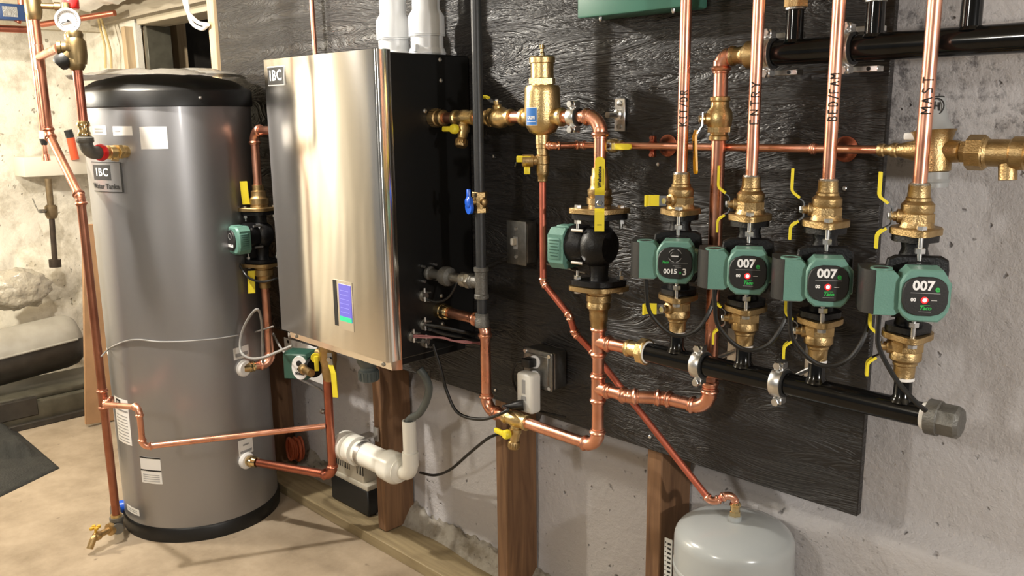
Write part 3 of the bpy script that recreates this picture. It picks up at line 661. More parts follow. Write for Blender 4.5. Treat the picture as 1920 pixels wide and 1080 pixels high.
ZF1,ZF0=1.2485,1.0835
for i,x in enumerate(XS):
    t=flange_valve(x,ZF1,1,'brass isolation valve with yellow handle on top of the %s pump'%marks[i],handle='front' if i==0 else 'updown')
    t=flange_valve(x,ZF0,-1,'brass isolation valve with yellow handle below the %s pump'%marks[i],handle='front' if i==0 else 'updown')
    pr=copper_run('zone_pipe',[(x,YP,1.326),(x,YP,2.2)],.0111,'vertical copper zone pipe with handwritten %s in black marker'%marks[i],'pipe','vertical zone supply pipes')
    zb=at((1280,1410,1556,1738)[i],(200,190,180,175)[i],Y=YP).z
    c_=V((x,YP,zb)); face=V((CAM.x-x,CAM.y-YP,0))
    ht=(.0145,.015,.015,.0155)[i]; adv=(.0125,.0155,.0115,.0150)[i]; ln=sum(adv*(.85 if ch in 'I/' else 1.05) for ch in marks[i])
    marker_text(marks[i],(x,YP,zb-ln/2),.0111,face,ht,adv,pr)
# ---- power cables of the zone pumps
for i,x in enumerate(XS):
    J=V((x,YP,1.130))-SD*.058+DM*.078
    if i<3: pts=[J,J+V((.002,0,-.03)),J+V((.010,.005,-.075)),J+V((.045,.03,-.115)),J+V((.085,.05,-.105)),J+V((.105,.07,-.06)),J+V((.10,.10,-.01))]
    else: pts=[J,J+V((0,0,-.03)),J+V((.005,.0,-.06)),J+V((.035,.0,-.105)),J+V((.068,.0,-.135)),J+V((.080,.01,-.148))]
    cable('power_cable',pts,.0042,M_rubber,'black power cable hanging from the junction box of the %s pump'%marks[i],'cable',group='pump power cables')

# ================================================================== BOTTOM MANIFOLD
ZM=.944
man=thing('supply_manifold',(-.76,YP,ZM-.022),'long gloss black steel manifold pipe under the four zone pumps','manifold')
mb=MB(); mb.lathe([(.0215,0),(.0215,.58)],frame((-1.052,YP,ZM),(1,0,0)),32); mb.build('manifold_pipe',M_blkgloss,man)
for x in XS:
    b=MB(); b.lathe([(.0205,.016),(.0180,.022),(.0150,.026),(.0145,ZF0-.0825-ZM)],Matrix.Translation((x,YP,ZM)),24); b.build('branch_stub',M_blkgloss,man)
    b=MB(); b.lathe([(.016,0),(.0172,.001),(.0172,.005),(.016,.006)],Matrix.Translation((x,YP,ZF0-.086)),24); b.build('sealant_ring',M_white,man)
mb=MB(); F=frame((-.474,YP,ZM),(1,0,0)); mb.lathe([(.0245,-.002),(.030,.0),(.030,.018),(.0275,.020)],F,32); mb.prism([(.0285*math.cos(math.pi/4*i),.0285*math.sin(math.pi/4*i)) for i in range(8)],.019,.052,F,inset=.006); mb.build('end_cap',M_iron,man)
mb=MB(); mb.lathe([(.0225,-.009),(.0240,-.006),(.0240,.0)],F,32); mb.build('thread_tape',M_white,man)
# brass adaptor at left end
mb=MB(); F=frame((-1.052,YP,ZM),(-1,0,0)); mb.mat(M_brassl); mb.lathe([(.0265,-.002),(.0285,.0),(.0285,.004)],F,30); mb.prism([(.029*math.cos(math.pi/4*i),.029*math.sin(math.pi/4*i)) for i in range(8)],.004,.018,F,inset=.002); mb.lathe([(.021,.016),(.0175,.026),(.0165,.045),(.019,.047),(.0195,.051),(.016,.056)],F,28); mb.mat(M_white); mb.lathe([(.0235,-.004),(.0245,-.002),(.0240,.001)],F,30); o=mb.build('brass_adaptor',None,man)
def pipe_clamp(name,x,y,z,r,label,plate=True,axis=(1,0,0),wall=0.0,group='split ring pipe clamps'):
    root=thing(name,(x,y,z-r-.01),label,'clamp',group); ax=V(axis)
    m=MB(); m.mat(M_steel); F=frame((x,y,z),ax,(0,0,1)); n=40
    m.lathe([(r+.001,-.011),(r+.007,-.011),(r+.008,-.009),(r+.008,.009),(r+.007,.011),(r+.001,.011)],F,36)
    m.build('split_ring',None,root)
    l=MB(); l.lathe([(r+.0002,-.013),(r+.004,-.014),(r+.0045,.0145),(r+.0002,.014)],F,36); l.build('rubber_liner',M_liner,root)
    for s in (1,-1):
        b=MB(); b.box((x,y,z+s*(r+.013)),(.018,.022,.014),None,.002,1); b.build('clamp_ear',M_steel,root)
        h=MB(); h.hexn(frame((x,y-.011,z+s*(r+.014)),(0,-1,0)),.014,.008); h.build('bolt',M_steel,root)
    if plate:
        b=MB(); b.lathe([(.005,0),(.005,abs(y-wall)-r)],frame((x,y+r,z),(0,1,0)),12); b.build('threaded_rod',M_steel,root)
        b=MB(); b.box((x,wall-.003,z),(.028,.005,.080+r),None,.001,1); b.build('wall_plate',M_steel,root)
    return root
pipe_clamp('pipe_clamp',-.919,YP,ZM,.0215,'steel split ring clamp on the lower black manifold below the ENTRY pump')
pipe_clamp('pipe_clamp',-.743,YP,ZM,.0215,'steel split ring clamp on the lower black manifold below the BED/FAM pump')
# ================================================================== TOP MANIFOLD
YT,ZTM=-.08,1.553
tm=thing('return_manifold',(-.5,YT,ZTM-.024),'long gloss black steel manifold pipe across the top of the board','manifold')
mb=MB(); mb.lathe([(.023,0),(.023,1.0)],frame((-.85,YT,ZTM),(1,0,0)),32); mb.build('manifold_pipe',M_blkgloss,tm)
for px_ in (1490,1640,1820):
    x=at(px_,45,Y=YT).x; b=MB(); b.lathe([(.021,.016),(.016,.022),(.0155,.075)],Matrix.Translation((x,YT,ZTM)),24); b.build('branch_stub',M_blkgloss,tm)
    b=MB(); b.mat(M_galv); b.lathe([(.016,.073),(.018,.074),(.018,.078)],Matrix.Translation((x,YT,ZTM)),24); b.mat(M_brass); b.hexn(Matrix.Translation((x,YT,ZTM)),.040,.05,.078); b.lathe([(.017,.125),(.017,.3)],Matrix.Translation((x,YT,ZTM)),20); b.build('brass_fitting',None,tm)
mb=MB(); F=frame((-.85,YT,ZTM),(-1,0,0)); mb.mat(M_brass); mb.lathe([(.0245,-.006),(.026,.0),(.026,.018),(.020,.024),(.0165,.034),(.016,.045),(.0185,.048),(.019,.052),(.0155,.056)],F,28); mb.build('brass_adaptor',None,tm)
def strut_clamp(px_,label):
    x=at(px_,100,Y=YT).x; t=pipe_clamp('pipe_clamp',x,YT,ZTM,.023,label,plate=False)
    for s in (1,-1):
        b=MB(); b.box((x+.014,-.035,ZTM+s*.034),(.056,.026,.010),None,.001,1); b.build('bracket_plate',M_steel,t)
        h=MB(); h.lathe([(.0035,-.001),(.0035,.001)],frame((x+.026,-.0485,ZTM+s*.034),(0,-1,0)),14); h.build('bracket_hole',M_ink,t)
    return t
strut_clamp(1441,'steel split ring clamp on the upper black manifold beside the ENTRY pipe')
strut_clamp(1588,'steel split ring clamp on the upper black manifold beside the BED/FAM pipe')
# ================================================================== MAIN COPPER LOOP
RM=.0138
ZR1=1.441
# supply from boiler, valves, air separator
xs=lambda px_,y=YP: at(px_,220,Y=y).x
def X(px_,py_,Y=YP): return at(px_,py_,Y=Y)
# drain tees
def purge_tee(c, ax, dn, label, hdir, rp=RM, name='drain_valve'):
    """brass tee body along ax with a drain leg along dn and a yellow tee handle"""
    root=thing(name,c,label,'valve','brass drain valves'); c=V(c); ax=V(ax).normalized(); dn=V(dn).normalized(); hd=V(hdir).normalized()
    m=MB(); m.mat(M_brassl); m.lathe([(rp*1.15,-.040),(rp*1.42,-.038),(rp*1.42,-.030),(rp*1.2,-.028),(rp*1.25,-.018),(rp*1.45,-.008),(rp*1.45,.008),(rp*1.25,.018),(rp*1.2,.028),(rp*1.42,.030),(rp*1.42,.038),(rp*1.15,.040)],frame(c,ax),28)
    m.lathe([(.013,0),(.013,.022),(.016,.024),(.0165,.034),(.014,.038),(.012,.048),(.0115,.058)],frame(c,dn),24); m.build('valve_body',None,root)
    k=MB(); k.lathe([(.0135,.056),(.0150,.058),(.0150,.072),(.013,.076)],frame(c,dn),20); 
    for a in range(12): t=a*math.pi/6; k.box((.0148*math.cos(t),.0148*math.sin(t),.065),(.002,.002,.012),frame(c,dn))
    k.build('hose_cap',M_brass,root)
    h=MB(); q=c+dn*.032; h.mat(M_brass); h.lathe([(.006,0),(.006,.024)],frame(q,hd),12); h.mat(M_yel); h.lathe([(.011,.020),(.012,.022),(.012,.032),(.009,.036)],frame(q,hd),18); sd=ax
    h.box((0,0,.029),(.050,.013,.010),frame(q,hd,sd)@Matrix.Translation((-.020,0,.001)),.003,2); h.build('handle',None,root)
    return root
cr=copper_run('supply_pipe',[(-1.712,YP,ZR1),(xs(985),YP,ZR1)],RM,'copper pipe from the upper side port of the boiler to the air separator')
m=MB(); m.mat(M_brass); F=frame((BX1-.002,YP,ZR1),(1,0,0)); m.lathe([(.023,0),(.0235,.010),(.022,.022),(.019,.024),(.0185,.036),(.021,.038),(.021,.043),(.0175,.047)],F,28)
for a in range(20): t=a*math.pi/10; m.box((.0232*math.cos(t),.0232*math.sin(t),.012),(.002,.002,.018),F)
m.build('boiler_union',None,cr)
purge_tee((xs(872),YP,ZR1),(1,0,0),(.15,-.35,-.93),'brass drain valve with yellow handle beside the black gas pipe on the upper boiler pipe',(-.12,-.98,.1))
# ball valve right of the gas pipe
def ball_valve(c, ax, st, hdir, hl, label, rp=RM, mh=None, bm=None, hw=.015, txt=None, group='ball valves'):
    c=V(c); ax=V(ax).normalized(); st=V(st).normalized(); hd=V(hdir).normalized(); root=thing('ball_valve',c,label,'valve',group); m=MB()
    m.lathe([(rp*1.12,-rp*3.1),(rp*1.42,-rp*3.0),(rp*1.42,-rp*2.5),(rp*1.25,-rp*2.3),(rp*1.3,-rp*1.6),(rp*1.75,-rp*1.0),(rp*1.85,0),(rp*1.75,rp*1.0),(rp*1.3,rp*1.6),(rp*1.25,rp*2.3),(rp*1.42,rp*2.5),(rp*1.42,rp*3.0),(rp*1.12,rp*3.1)],frame(c,ax),28)
    m.hexn(frame(c,ax),rp*3.1,rp*.8,-rp*1.9); m.lathe([(rp*.8,rp*1.2),(rp*.8,rp*2.2),(rp*.5,rp*2.3),(rp*.5,rp*3.0)],frame(c,st),16); m.build('valve_body',bm or M_brassl,root)
    q=c+st*(rp*2.7); side=st.cross(hd); h=MB(); h.mat(M_wiremetal); ribbon(h,smooth_path([q-hd*.012,q+hd*.012,q+hd*.028+st*.010],.006),hw*1.1,.0022,side); h.hexn(frame(q,st),.011,.007)
    h.mat(mh or M_yel); a=q+hd*.022+st*.008; ribbon(h,smooth_path([a,a+hd*.012+st*.004,a+hd*hl],.01),hw,.0045,side)
    e=a+hd*hl; h.lathe([(hw/2,-.00225),(hw/2,.00225)],frame(e,st),16); ho=h.build('handle',None,root)
    if txt:
        t=MB(); t.text(txt[0],txt[1],frame(a+hd*(hl*.5)+st*(.0036+.003),st,hd*(txt[2])),.0002,.0004); t.build('handle_lettering',M_ink,ho)
    return root
ball_valve((xs(936),YP,ZR1),(1,0,0),(0,-.25,1),(-1,-.1,.05),.040,'brass ball valve on the upper boiler pipe just left of the air separator',hw=.012)
# air separator
ax_=xs(1017); sep=thing('air_separator',(ax_,YP,ZR1-.05),'tall gold brass air separator with blue label above the thin copper line','air separator'); F=Matrix.Translation((ax_,YP,ZR1))
m=MB(); m.mat(M_brassl); m.lathe([(.012,-.062),(.016,-.060),(.016,-.040),(.030,-.034),(.038,-.020),(.041,-.004),(.0415,.030),(.0405,.056),(.0400,.064),(.037,.070),(.024,.0715)],F,40)
for s in (1,-1): m.lathe([(.018,.030),(.018,.052),(.021,.054),(.021,.062),(.017,.066)],frame((ax_,YP,ZR1),(s,0,0)),24)
m.build('separator_body',None,sep)
m=MB(); m.lathe([(.0260,.070),(.0260,.118),(.0290,.120),(.0290,.131),(.0265,.134),(.006,.135)],F,32); m.hexn(F,.054,.014,.073); m.build('vent_chamber',M_brassl,sep)
m=MB(); m.lathe([(.0060,.134),(.0060,.141),(.0040,.143),(.0040,.150),(.0060,.151),(.0056,.159)],F,12); m.build('air_vent_cap',M_brassshiny,sep)
lb=MB(); lb.mat(M_white); fd=V((CAM.x-ax_,CAM.y-YP,0)).normalized(); fa=math.atan2(fd.y,fd.x)
M_lblue=mat('blue_label',(.03,.17,.52),.4)
def cyl_patch(mb,cx,cy,r,a0,a1,z0,z1,n=10):
    rings=[]
    for i in range(n+1):
        a=a0+(a1-a0)*i/n; rings.append([mb.bm.verts.new(V((cx+q*math.cos(a),cy+q*math.sin(a),z))) for q,z in ((r-.0008,z0),(r-.0008,z1),(r,z1),(r,z0))])
    mb.loft(rings)
cyl_patch(lb,ax_,YP,.0416,fa-1.05,fa-.28,ZR1-.018,ZR1+.022); lb.mat(M_lblue); cyl_patch(lb,ax_,YP,.0420,fa-1.02,fa-.31,ZR1-.0165,ZR1+.0205)
lb.mat(M_whtext); n0=len(lb.bm.verts); lb.text('CALEFFI',.0095,Matrix.Identity(4),.0002,.0003); lb.bm.verts.ensure_lookup_table()
for v in lb.bm.verts[n0:]:
    a=fa-.665+v.co.x*.62/.042; v.co=V((ax_+(.0423+v.co.z)*math.cos(a),YP+(.0423+v.co.z)*math.sin(a),ZR1-.001+v.co.y))
cyl_patch(lb,ax_,YP,.0423,fa-.95,fa-.38,ZR1-.0105,ZR1-.0095); lb.build('label',None,sep)
XV=-1.187
# supply elbow and down-drop to pump
copper_run('supply_pipe',[(xs(1055),YP,ZR1),(XV,YP,ZR1),(XV,YP,1.315)],RM,'copper elbow pipe turning down from the air separator to the middle pump',R=.034)
pipe_clamp('pipe_clamp',xs(1077),YP,ZR1,RM,'steel split ring clamp with black rubber right of the air separator',plate=False)
# wall bracket plate with stud
x0=at(1160,215,Y=-.01).x; b=MB(); b.box((x0,-.004,1.444),(.030,.006,.074),None,.001,1); st_=tag(b.build('stud_plate',M_steel),'bright steel wall plate with projecting stud right of the copper elbow','bracket')
b=MB(); b.lathe([(.012,0),(.012,.010),(.007,.012),(.007,.045)],frame((x0,-.006,1.444),(0,-1,0)),16); b.build('stud',M_steel,st_)
for s in (1,-1): b=MB(); b.lathe([(.006,0),(.006,.004),(.003,.005)],frame((x0,-.006,1.444+s*.026),(0,-1,0)),12); b.build('screw',M_galv,st_)
# middle pump (motor to the left)
def side_pump(x,y,ztop,zbot,d,label,small=False):
    c=V((x,y,(ztop+zbot)/2)); d=V(d).normalized(); gap=ztop-zbot; root=thing('circulator_pump',(x,y,zbot),label,'pump'); sd=V((0,0,1)).cross(d)  
    mb=MB(); mb.mat(M_blkiron); dd=V((CAM.x-x,CAM.y-y,0)).normalized(); fx=V((0,0,1)).cross(dd)
    for s in (1,-1):
        mb.prism(flange_outline(.060,.040),0,.013,frame(c+V((0,0,s*(gap/2-.013))),(0,0,s),fx),inset=.002)
    mb.lathe([(.026,gap/2-.006),(.021,gap/2-.022),(.022,gap/2-.045),(.027,0),(.022,-gap/2+.045),(.020,-gap/2+.022),(.026,-gap/2+.006)],Matrix.Translation(c),28)
    mb.lathe([(.016,-.034),(.034,-.030),(.045,-.016),(.049,.002),(.046,.018),(.040,.024),(.044,.030),(.044,.066)],frame(c+V((0,0,.008)),d),36)
    for q_ in (-1,1):
        for w_ in (-1,1): mb.mat(M_steel); mb.lathe([(.004,0),(.004,.030)],frame(c+V((0,0,.008+w_*.036))+sd*q_*.036+d*.018,d),8); mb.mat(M_blkiron)
    mb.build('pump_housing',None,root)
    F=Matrix(((sd.x,0,d.x,c.x),(sd.y,0,d.y,c.y),(0,1,0,c.z),(0,0,0,1)))
    g=MB(); g.mat(M_green); g.prism([(-.040,-.046),(.034,-.046),(.046,-.032),(.046,.032),(.034,.046),(-.040,.046),(-.046,.036),(-.046,-.036)],.066,.112,F,inset=.006); g.box((0,.0,.09),(.098,.05,.034),F,.004)
    g.box((-.0,0,.09),(.03,.098,.036),F,.004); g.build('motor_housing',None,root)
    s_=1 if sd.dot(dd)>0 else -1
    t=MB(); fs=frame(c+d*.088+sd*s_*.0495,sd*s_,V((0,0,1)).cross(sd*s_)); t.mat(M_dkgreen)
    for k in range(6): t.box((0,.019-.007*k,0),(.028-.004*(k%3),.0018,.0006),fs)
    t.build('rating_print',None,root)
    for s in (1,-1):
        for q in (1,-1):
            bb=MB(); bolt(bb,c+fx*q*.047+V((0,0,s*(gap/2+.012))),s,.046); bb.build('bolt',None,root)
    return root,c,F,d,sd
side_pump(XV,YP,1.234,1.072,(-1,-.10,0),'black cast iron circulator pump with green motor end on the middle vertical pipe')
def big_flange(x,y,z,up,label,h=None,txt=None,mh=None):
    dd=V((CAM.x-x,CAM.y-y,0)).normalized(); fx=V((0,0,1)).cross(dd); root=thing('isolation_valve',(x,y,z if up>0 else z-.10),label,'valve','flanged isolation valves on the larger pumps'); c=V((x,y,z))
    mb=MB(); mb.mat(M_brass); mb.prism([(p[0]*1.06,p[1]*1.08) for p in flange_outline(.062,.042)],0,.011,frame(c,(0,0,up),fx),inset=.0015)
    mb.lathe([(.026,.010),(.0255,.018),(.028,.020),(.028,.034),(.0245,.036),(.0265,.040),(.0265,.050),(.022,.054),(.0205,.062),(.0205,.078),(.018,.082),(.0175,.098)],frame(c,(0,0,up)),28)
    mb.build('valve_body',None,root)
    if h=='front':
        q=c+V((0,0,up*.026))+dd*.034; hb=MB(); hb.mat(M_brass); hb.lathe([(.010,-.012),(.008,.002)],frame(q,dd),14); hb.mat(M_wiremetal); P=lambda o,zz:q+dd*o+V((0,0,zz))
        ribbon(hb,smooth_path([P(.012,.030),P(.003,.018),P(.003,-.012),P(.010,-.022)],.008),.020,.0025,fx)
        hb.hexn(frame(q,dd),.012,.009); hb.mat(M_yel); ribbon(hb,smooth_path([P(.006,.018),P(.016,.028),P(.018,.088)],.012),.021,.0045,fx); hb.lathe([(.0105,-.00225),(.0105,.00225)],frame(P(.018,.088),dd),18)
        ribbon(hb,smooth_path([P(.005,-.014),P(.014,-.020),P(.016,-.060)],.010),.021,.0045,fx); ho=hb.build('handle',None,root)
        t=MB(); t.text('Webstone',.0105,frame(P(.0208,.056),dd,(0,0,1)),.0002,.0005); t.box((0,-.0075,0),(.034,.0007,.0003),frame(P(.0208,.056),dd,(0,0,1)))
        t.box((0,.0,0),(.010,.0015,.0003),frame(P(.0185,-.046),dd,fx)); t.build('handle_lettering',M_ink,ho)
    return root
big_flange(XV,YP,1.2345,1,'brass isolation valve with a wide yellow handle above the middle black pump',h='front')
big_flange(XV,YP,1.0715,-1,'brass flange and reducer directly below the middle black pump')
# vertical header with two tees, down to the bottom elbow, left, and up to the return port
ZT1,ZT2=.943,.833
ZB=.690
cr=copper_run('return_pipe',[(XV,YP,.985),(XV,YP,ZB),(-1.562,YP,ZB),(-1.562,YP,.929),(-1.70,YP,.929)],RM,'copper return pipe from the middle pump down and left to the lower boiler side port',R=.034,
  tees=[((XV,YP,ZT1),(0,0,1),(1,0,0),RM),((XV,YP,ZT2),(0,0,1),(1,0,0),RM)],couplings=[])
m=MB(); F=frame((BX1-.002,YP,.929),(1,0,0)); m.lathe([(.0215,0),(.0215,.018),(.019,.020),(.0185,.030),(.0215,.032),(.0215,.037),(.017,.045)],F,28); m.build('boiler_union',M_brassshiny,cr)
purge_tee((at(968,785,Y=YP).x,YP,ZB),(1,0,0),(0,-.15,-1),'brass drain valve with yellow handle on the lowest copper pipe in front of a post',(-.12,-.98,0))
copper_run('manifold_feed_pipe',[(XV+.02,YP,ZT1),(-1.105,YP,ZM)],RM,'short copper branch joining the vertical copper header to the lower black manifold')
# bypass: lower tee -> right -> riser behind manifold up to the top manifold
xr=-.926
copper_run('riser_pipe',[(XV+.02,YP,ZT2),(-1.10,YP,.8335),(-1.035,-.088,.834),(xr,-.080,.834),(xr,-.080,1.392)],RM,'copper riser bending up from the lower tee and climbing behind the lower manifold',R=.036,couplings=[((xr,-.08,.905),(0,0,1))])
copper_run('riser_pipe',[(xr,-.080,1.478),(xr,-.080,ZTM),(-.905,YT,ZTM)],RM,'copper elbow pipe from the amber handled valve up to the upper black manifold',R=.040)
vb=ball_valve((xr,-.080,1.435),(0,0,1),(-.62,-.78,0),(0,0,-1),.078,'brass ball valve with long amber handle hanging down on the copper riser',mh=M_yeld,hw=.016,txt=('Milwaukee',.0085,1))
# ================================================================== THIN COPPER LINE FROM THE SEPARATOR
r2=.0078; ZH=1.377
x1=at(1023,272,Y=YP).x
m=thing('drain_valve',(ax_,YP,1.30),'small brass drain valve with yellow tab handles under the air separator','valve','brass drain valves')
b=MB(); b.lathe([(.009,-.02),(.0115,-.018),(.0115,-.008),(.013,-.006),(.0145,.0),(.0145,.02),(.0165,.022),(.0165,.040),(.0135,.042),(.0135,.056),(.0155,.057),(.0155,.066),(.012,.068),(.012,.076)],Matrix.Translation((ax_,YP,1.314)),20); b.lathe([(.011,0),(.011,.020),(.0145,.022),(.0145,.046),(.010,.048)],frame((ax_,YP,1.343),(-.72,-.69,0)),18); b.build('valve_body',M_brass,m)
h=MB(); hq=V((ax_,YP,1.343))+V((-.72,-.69,0))*.036; h.box((0,0,0),(.026,.014,.034),frame(hq+V((-.006,-.004,.004)),(-.72,-.69,0)),.002); h.box((-.006,-.022,0),(.017,.016,.014),frame(hq,(-.72,-.69,0),(.69,-.72,0)),.002); h.box((.016,-.022,0),(.014,.016,.014),frame(hq,(-.72,-.69,0),(.69,-.72,0)),.002); h.build('handle',M_yel,m)
b=MB(); b.tube(catmull([hq+V((-.006,-.01,.002)),hq+V((-.018,-.016,-.004)),hq+V((-.022,-.018,-.014))]),.0015,6); b.build('strap',M_rubber,m)
cr=copper_run('fill_line',[(ax_+.008,YP,ZH),(ax_+.035,YP,ZH),(ax_+.062,-.068,ZH),(-.74,-.055,1.379),(at(1645,279,Y=-.05).x,-.05,1.379)],r2,'thin horizontal copper line running right across the board from the air separator',R=.014)
ball_valve((at(1150,274,Y=-.06).x,-.060,ZH),(1,0,0),(0,-1,0),(1,0,0),.045,'small brass ball valve with yellow lever on the thin horizontal copper line',rp=.0085,hw=.013)
def bell(px_,label):
    x=at(px_,283,Y=-.03).x; t=thing('bell_hanger',(x,-.055,ZH-.02),label,'hanger','copper bell hangers')
    b=MB(); b.lathe([(.024,0),(.024,.003),(.018,.006),(.010,.020),(.007,.034),(.007,.046)],frame((x,0,ZH),(0,-1,0)),24); b.build('bell',M_copdull,t)
    b=MB(); b.lathe([(r2+.0005,-.007),(r2+.003,-.007),(r2+.003,.007),(r2+.0005,.007)],frame((x,-.057,ZH+.001),(1,0,0)),20)
    for s in (1,-1): b.box((x,-.057,ZH+s*.016),(.012,.012,.014),None,.002,1); b.lathe([(.004,0),(.004,.003)],frame((x,-.063,ZH+s*.018),(0,-1,0)),10)
    b.build('ring',M_copdull,t)
bell(1238,'copper bell hanger holding the thin line left of the KIT/DR pipe'); bell(1573,'copper bell hanger holding the thin line behind the BED/FAM pipe')
# expansion line
e0=V((ax_,YP,1.316)); Y2=-.125; pe=[e0,at(1021,530,Y=YP),at(1068,592,Y=-.115),at(1078,625,Y=-.105),at(1118,672,Y=-.090)]
pe[1].x=ax_
tankx,tanky=-.902,-.01
F1=at(1335,943,Y=-.045)
copper_run('expansion_line',[pe[0],pe[1],pe[2],pe[3],at(1112,660,Y=-.085),F1,at(1378,920,Y=-.012),at(1378,945,Y=-.012)],r2,'thin reddish copper line dropping from the separator and slanting right down to the expansion tank',R=.016,m=M_copred,mf=M_cop)
# expansion tank
tz=at(1378,965,Y=-.012).z
et=thing('expansion_tank',(tankx,tanky,.10),'light grey enamel expansion tank at the bottom right below the board','tank'); tp=V((at(1378,965,Y=-.012).x,-.012,0))
RT=.130; F=Matrix.Translation((tp.x,tp.y,0)); ztop=tz-.012
m=MB(); m.lathe([(.02,.12),(RT*.8,.14),(RT,.20),(RT,ztop-.050),(RT*.995,ztop-.041),(RT*.975,ztop-.033),(RT*.94,ztop-.026),(RT*.86,ztop-.018),(RT*.66,ztop-.009),(RT*.35,ztop-.002),(.001,ztop+.001)],F,64); m.build('tank_shell',M_exp,et)
m=MB(); m.lathe([(RT*1.002,ztop-.118),(RT*1.012,ztop-.116),(RT*1.012,ztop-.106),(RT*1.002,ztop-.104)],F,64); m.build('seam',M_exp,et)
m=MB(); m.lathe([(RT*.80,.0),(RT*.84,.01),(RT*.84,.16)],F,48); m.build('stand_ring',M_exp,et)
m=MB(); m.lathe([(.015,-.004),(.015,.010),(.0115,.011)],Matrix.Translation((tp.x,tp.y,ztop)),20); m.build('port_collar',M_exp,et)
m=MB(); m.hexn(Matrix.Translation((tp.x,tp.y,ztop+.010)),.022,.012); m.lathe([(.0105,.012),(.0105,.022),(.0125,.024),(.0125,.028),(.009,.032)],Matrix.Translation((tp.x,tp.y,ztop+.010)),20); m.build('brass_adaptor',M_brassshiny,et)
# ================================================================== BACKFLOW / FILL VALVE at right
xa=at(1690,285,Y=-.05).x; zl=1.379
bf=thing('pressure_reducing_valve',(xa+.07,-.05,zl-.06),'brass pressure reducing valve with grey bell cap behind the MAST pipe','valve')
ca=V((at(1752,272,Y=-.05).x,-.05,zl)); ud=V((-.10,.05,1)).normalized()
m=MB(); m.mat(M_brass); m.lathe([(.010,-.022),(.0115,-.020),(.0115,-.012),(.0095,-.010),(.0095,-.002),(.013,.004),(.013,.010),(.011,.012),(.013,.020),(.020,.050),(.024,.07)],frame((xa-.018,-.05,zl),(1,0,0)),22)
m.lathe([(.022,-.036),(.026,-.034),(.028,-.010),(.026,.010),(.033,.030),(.036,.034)],frame(ca,ud),28); m.lathe([(.020,.0),(.018,.040),(.014,.044),(.014,.064)],frame(ca,(1,0,0)),20); m.hexn(frame(ca+V((.044,0,0)),(1,0,0)),.034,.016); m.build('valve_body',None,bf)
m=MB(); m.lathe([(.030,.030),(.032,.034),(.028,.040),(.022,.052),(.019,.070),(.018,.086),(.016,.088)],frame(ca,ud),30); cp=m.build('bell_cap',M_pvcgrey if False else mat('pale_grey_cap',(.30,.31,.31),.45),bf)
m=MB(); Fd=frame(ca+ud*.0882,ud,(1,0,0)); 
for r_ in (.0155,.0120): 
    m.tube([Fd@V((r_*math.cos(a*math.pi/12),r_*math.sin(a*math.pi/12),.0004)) for a in range(25)],.0011,5,caps=False)
for k in (-1,0,1): m.box((k*.006,0,.0004),(.002,.018,.001),Fd)
# mark also on the cap's front flank
fd2=V((CAM.x-ca.x,CAM.y-ca.y,0)).normalized(); Fs=frame(ca+ud*.074+fd2*.0192,fd2,V((0,0,1)).cross(fd2))
m.tube([Fs@V((.011*math.cos(a*math.pi/12)+.004,.013*math.sin(a*math.pi/12),0)) for a in range(25)],.0012,5,caps=False); m.box((.001,0,0),(.003,.016,.001),Fs); m.box((.008,0,0),(.003,.014,.001),Fs); m.box((.004,.001,0),(.010,.003,.001),Fs)
m.build('cap_mark',M_ink,cp)
m=MB(); m.lathe([(.020,-.040),(.024,-.052),(.020,-.058),(.022,-.036)],frame(ca,ud),24); m.lathe([(.022,-.062),(.023,-.036)],frame(ca,ud),24); m.build('bottom_cap',MATS['pale_grey_cap'],bf)
m=MB(); m.box((ca.x-.038,-.052,zl+.024),(.024,.010,.012),frame((0,0,0),(0,0,1)),.003); m.build('fast_fill_lever',M_white,bf)
bx=at(1838,270,Y=-.05).x; bk=thing('backflow_preventer',(bx,-.05,zl-.05),'brass backflow preventer with hexagonal union at the right edge of the picture','valve')
m=MB(); m.mat(M_brass); F=frame((bx-.016,-.05,zl-.001),(1,0,0)); m.lathe([(.011,-.02),(.011,0)],F,16); m.prism([(.029*math.cos(math.pi/4*i),.029*math.sin(math.pi/4*i)) for i in range(8)],0,.026,F,inset=.003); m.lathe([(.026,.026),(.022,.030),(.022,.062),(.0265,.066),(.0265,.084),(.023,.086),(.023,.110),(.029,.112),(.029,.16)],F,30); m.lathe([(.014,.010),(.0135,.044)],frame((bx+.042,-.05,zl),(.1,-.1,-1)),20); m.build('valve_body',None,bk)
# ================================================================== GAS PIPE
YG=-.166; xg=at(901,450,Y=YG).x
g=thing('gas_pipe',(xg,YG,.84),'tall black iron gas pipe with tee and drip cap beside the boiler','pipe')
zv=at(901,378,Y=YG).z; zt=at(901,530,Y=YG).z; zc=at(904,606,Y=YG).z
m=MB(); m.lathe([(.0125,0),(.0125,2.1-(zv+.02))],Matrix.Translation((xg,YG,zv+.02)),20); m.build('upper_pipe',M_gas,g)
m=MB(); m.lathe([(.0125,zt+.02),(.0125,zv-.015)],Matrix.Translation((xg,YG,0)),20); m.build('middle_pipe',M_gas,g)
m=MB(); m.lathe([(.0125,zc),(.0125,zt)],Matrix.Translation((xg,YG,0)),20); m.build('drip_leg',M_gas,g)
m=MB(); m.mat(M_iron); m.lathe([(.0165,-.040),(.0185,-.039),(.0185,-.030),(.0160,-.028),(.0160,.028),(.0185,.030),(.0185,.039),(.0165,.040)],Matrix.Translation((xg,YG,zt)),24)
dT=V((BX1-xg,0,0)).normalized(); m.lathe([(.015,0),(.016,.026),(.0185,.028),(.0185,.036),(.016,.037)],frame((xg,YG,zt),dT),22); m.build('tee',None,g)
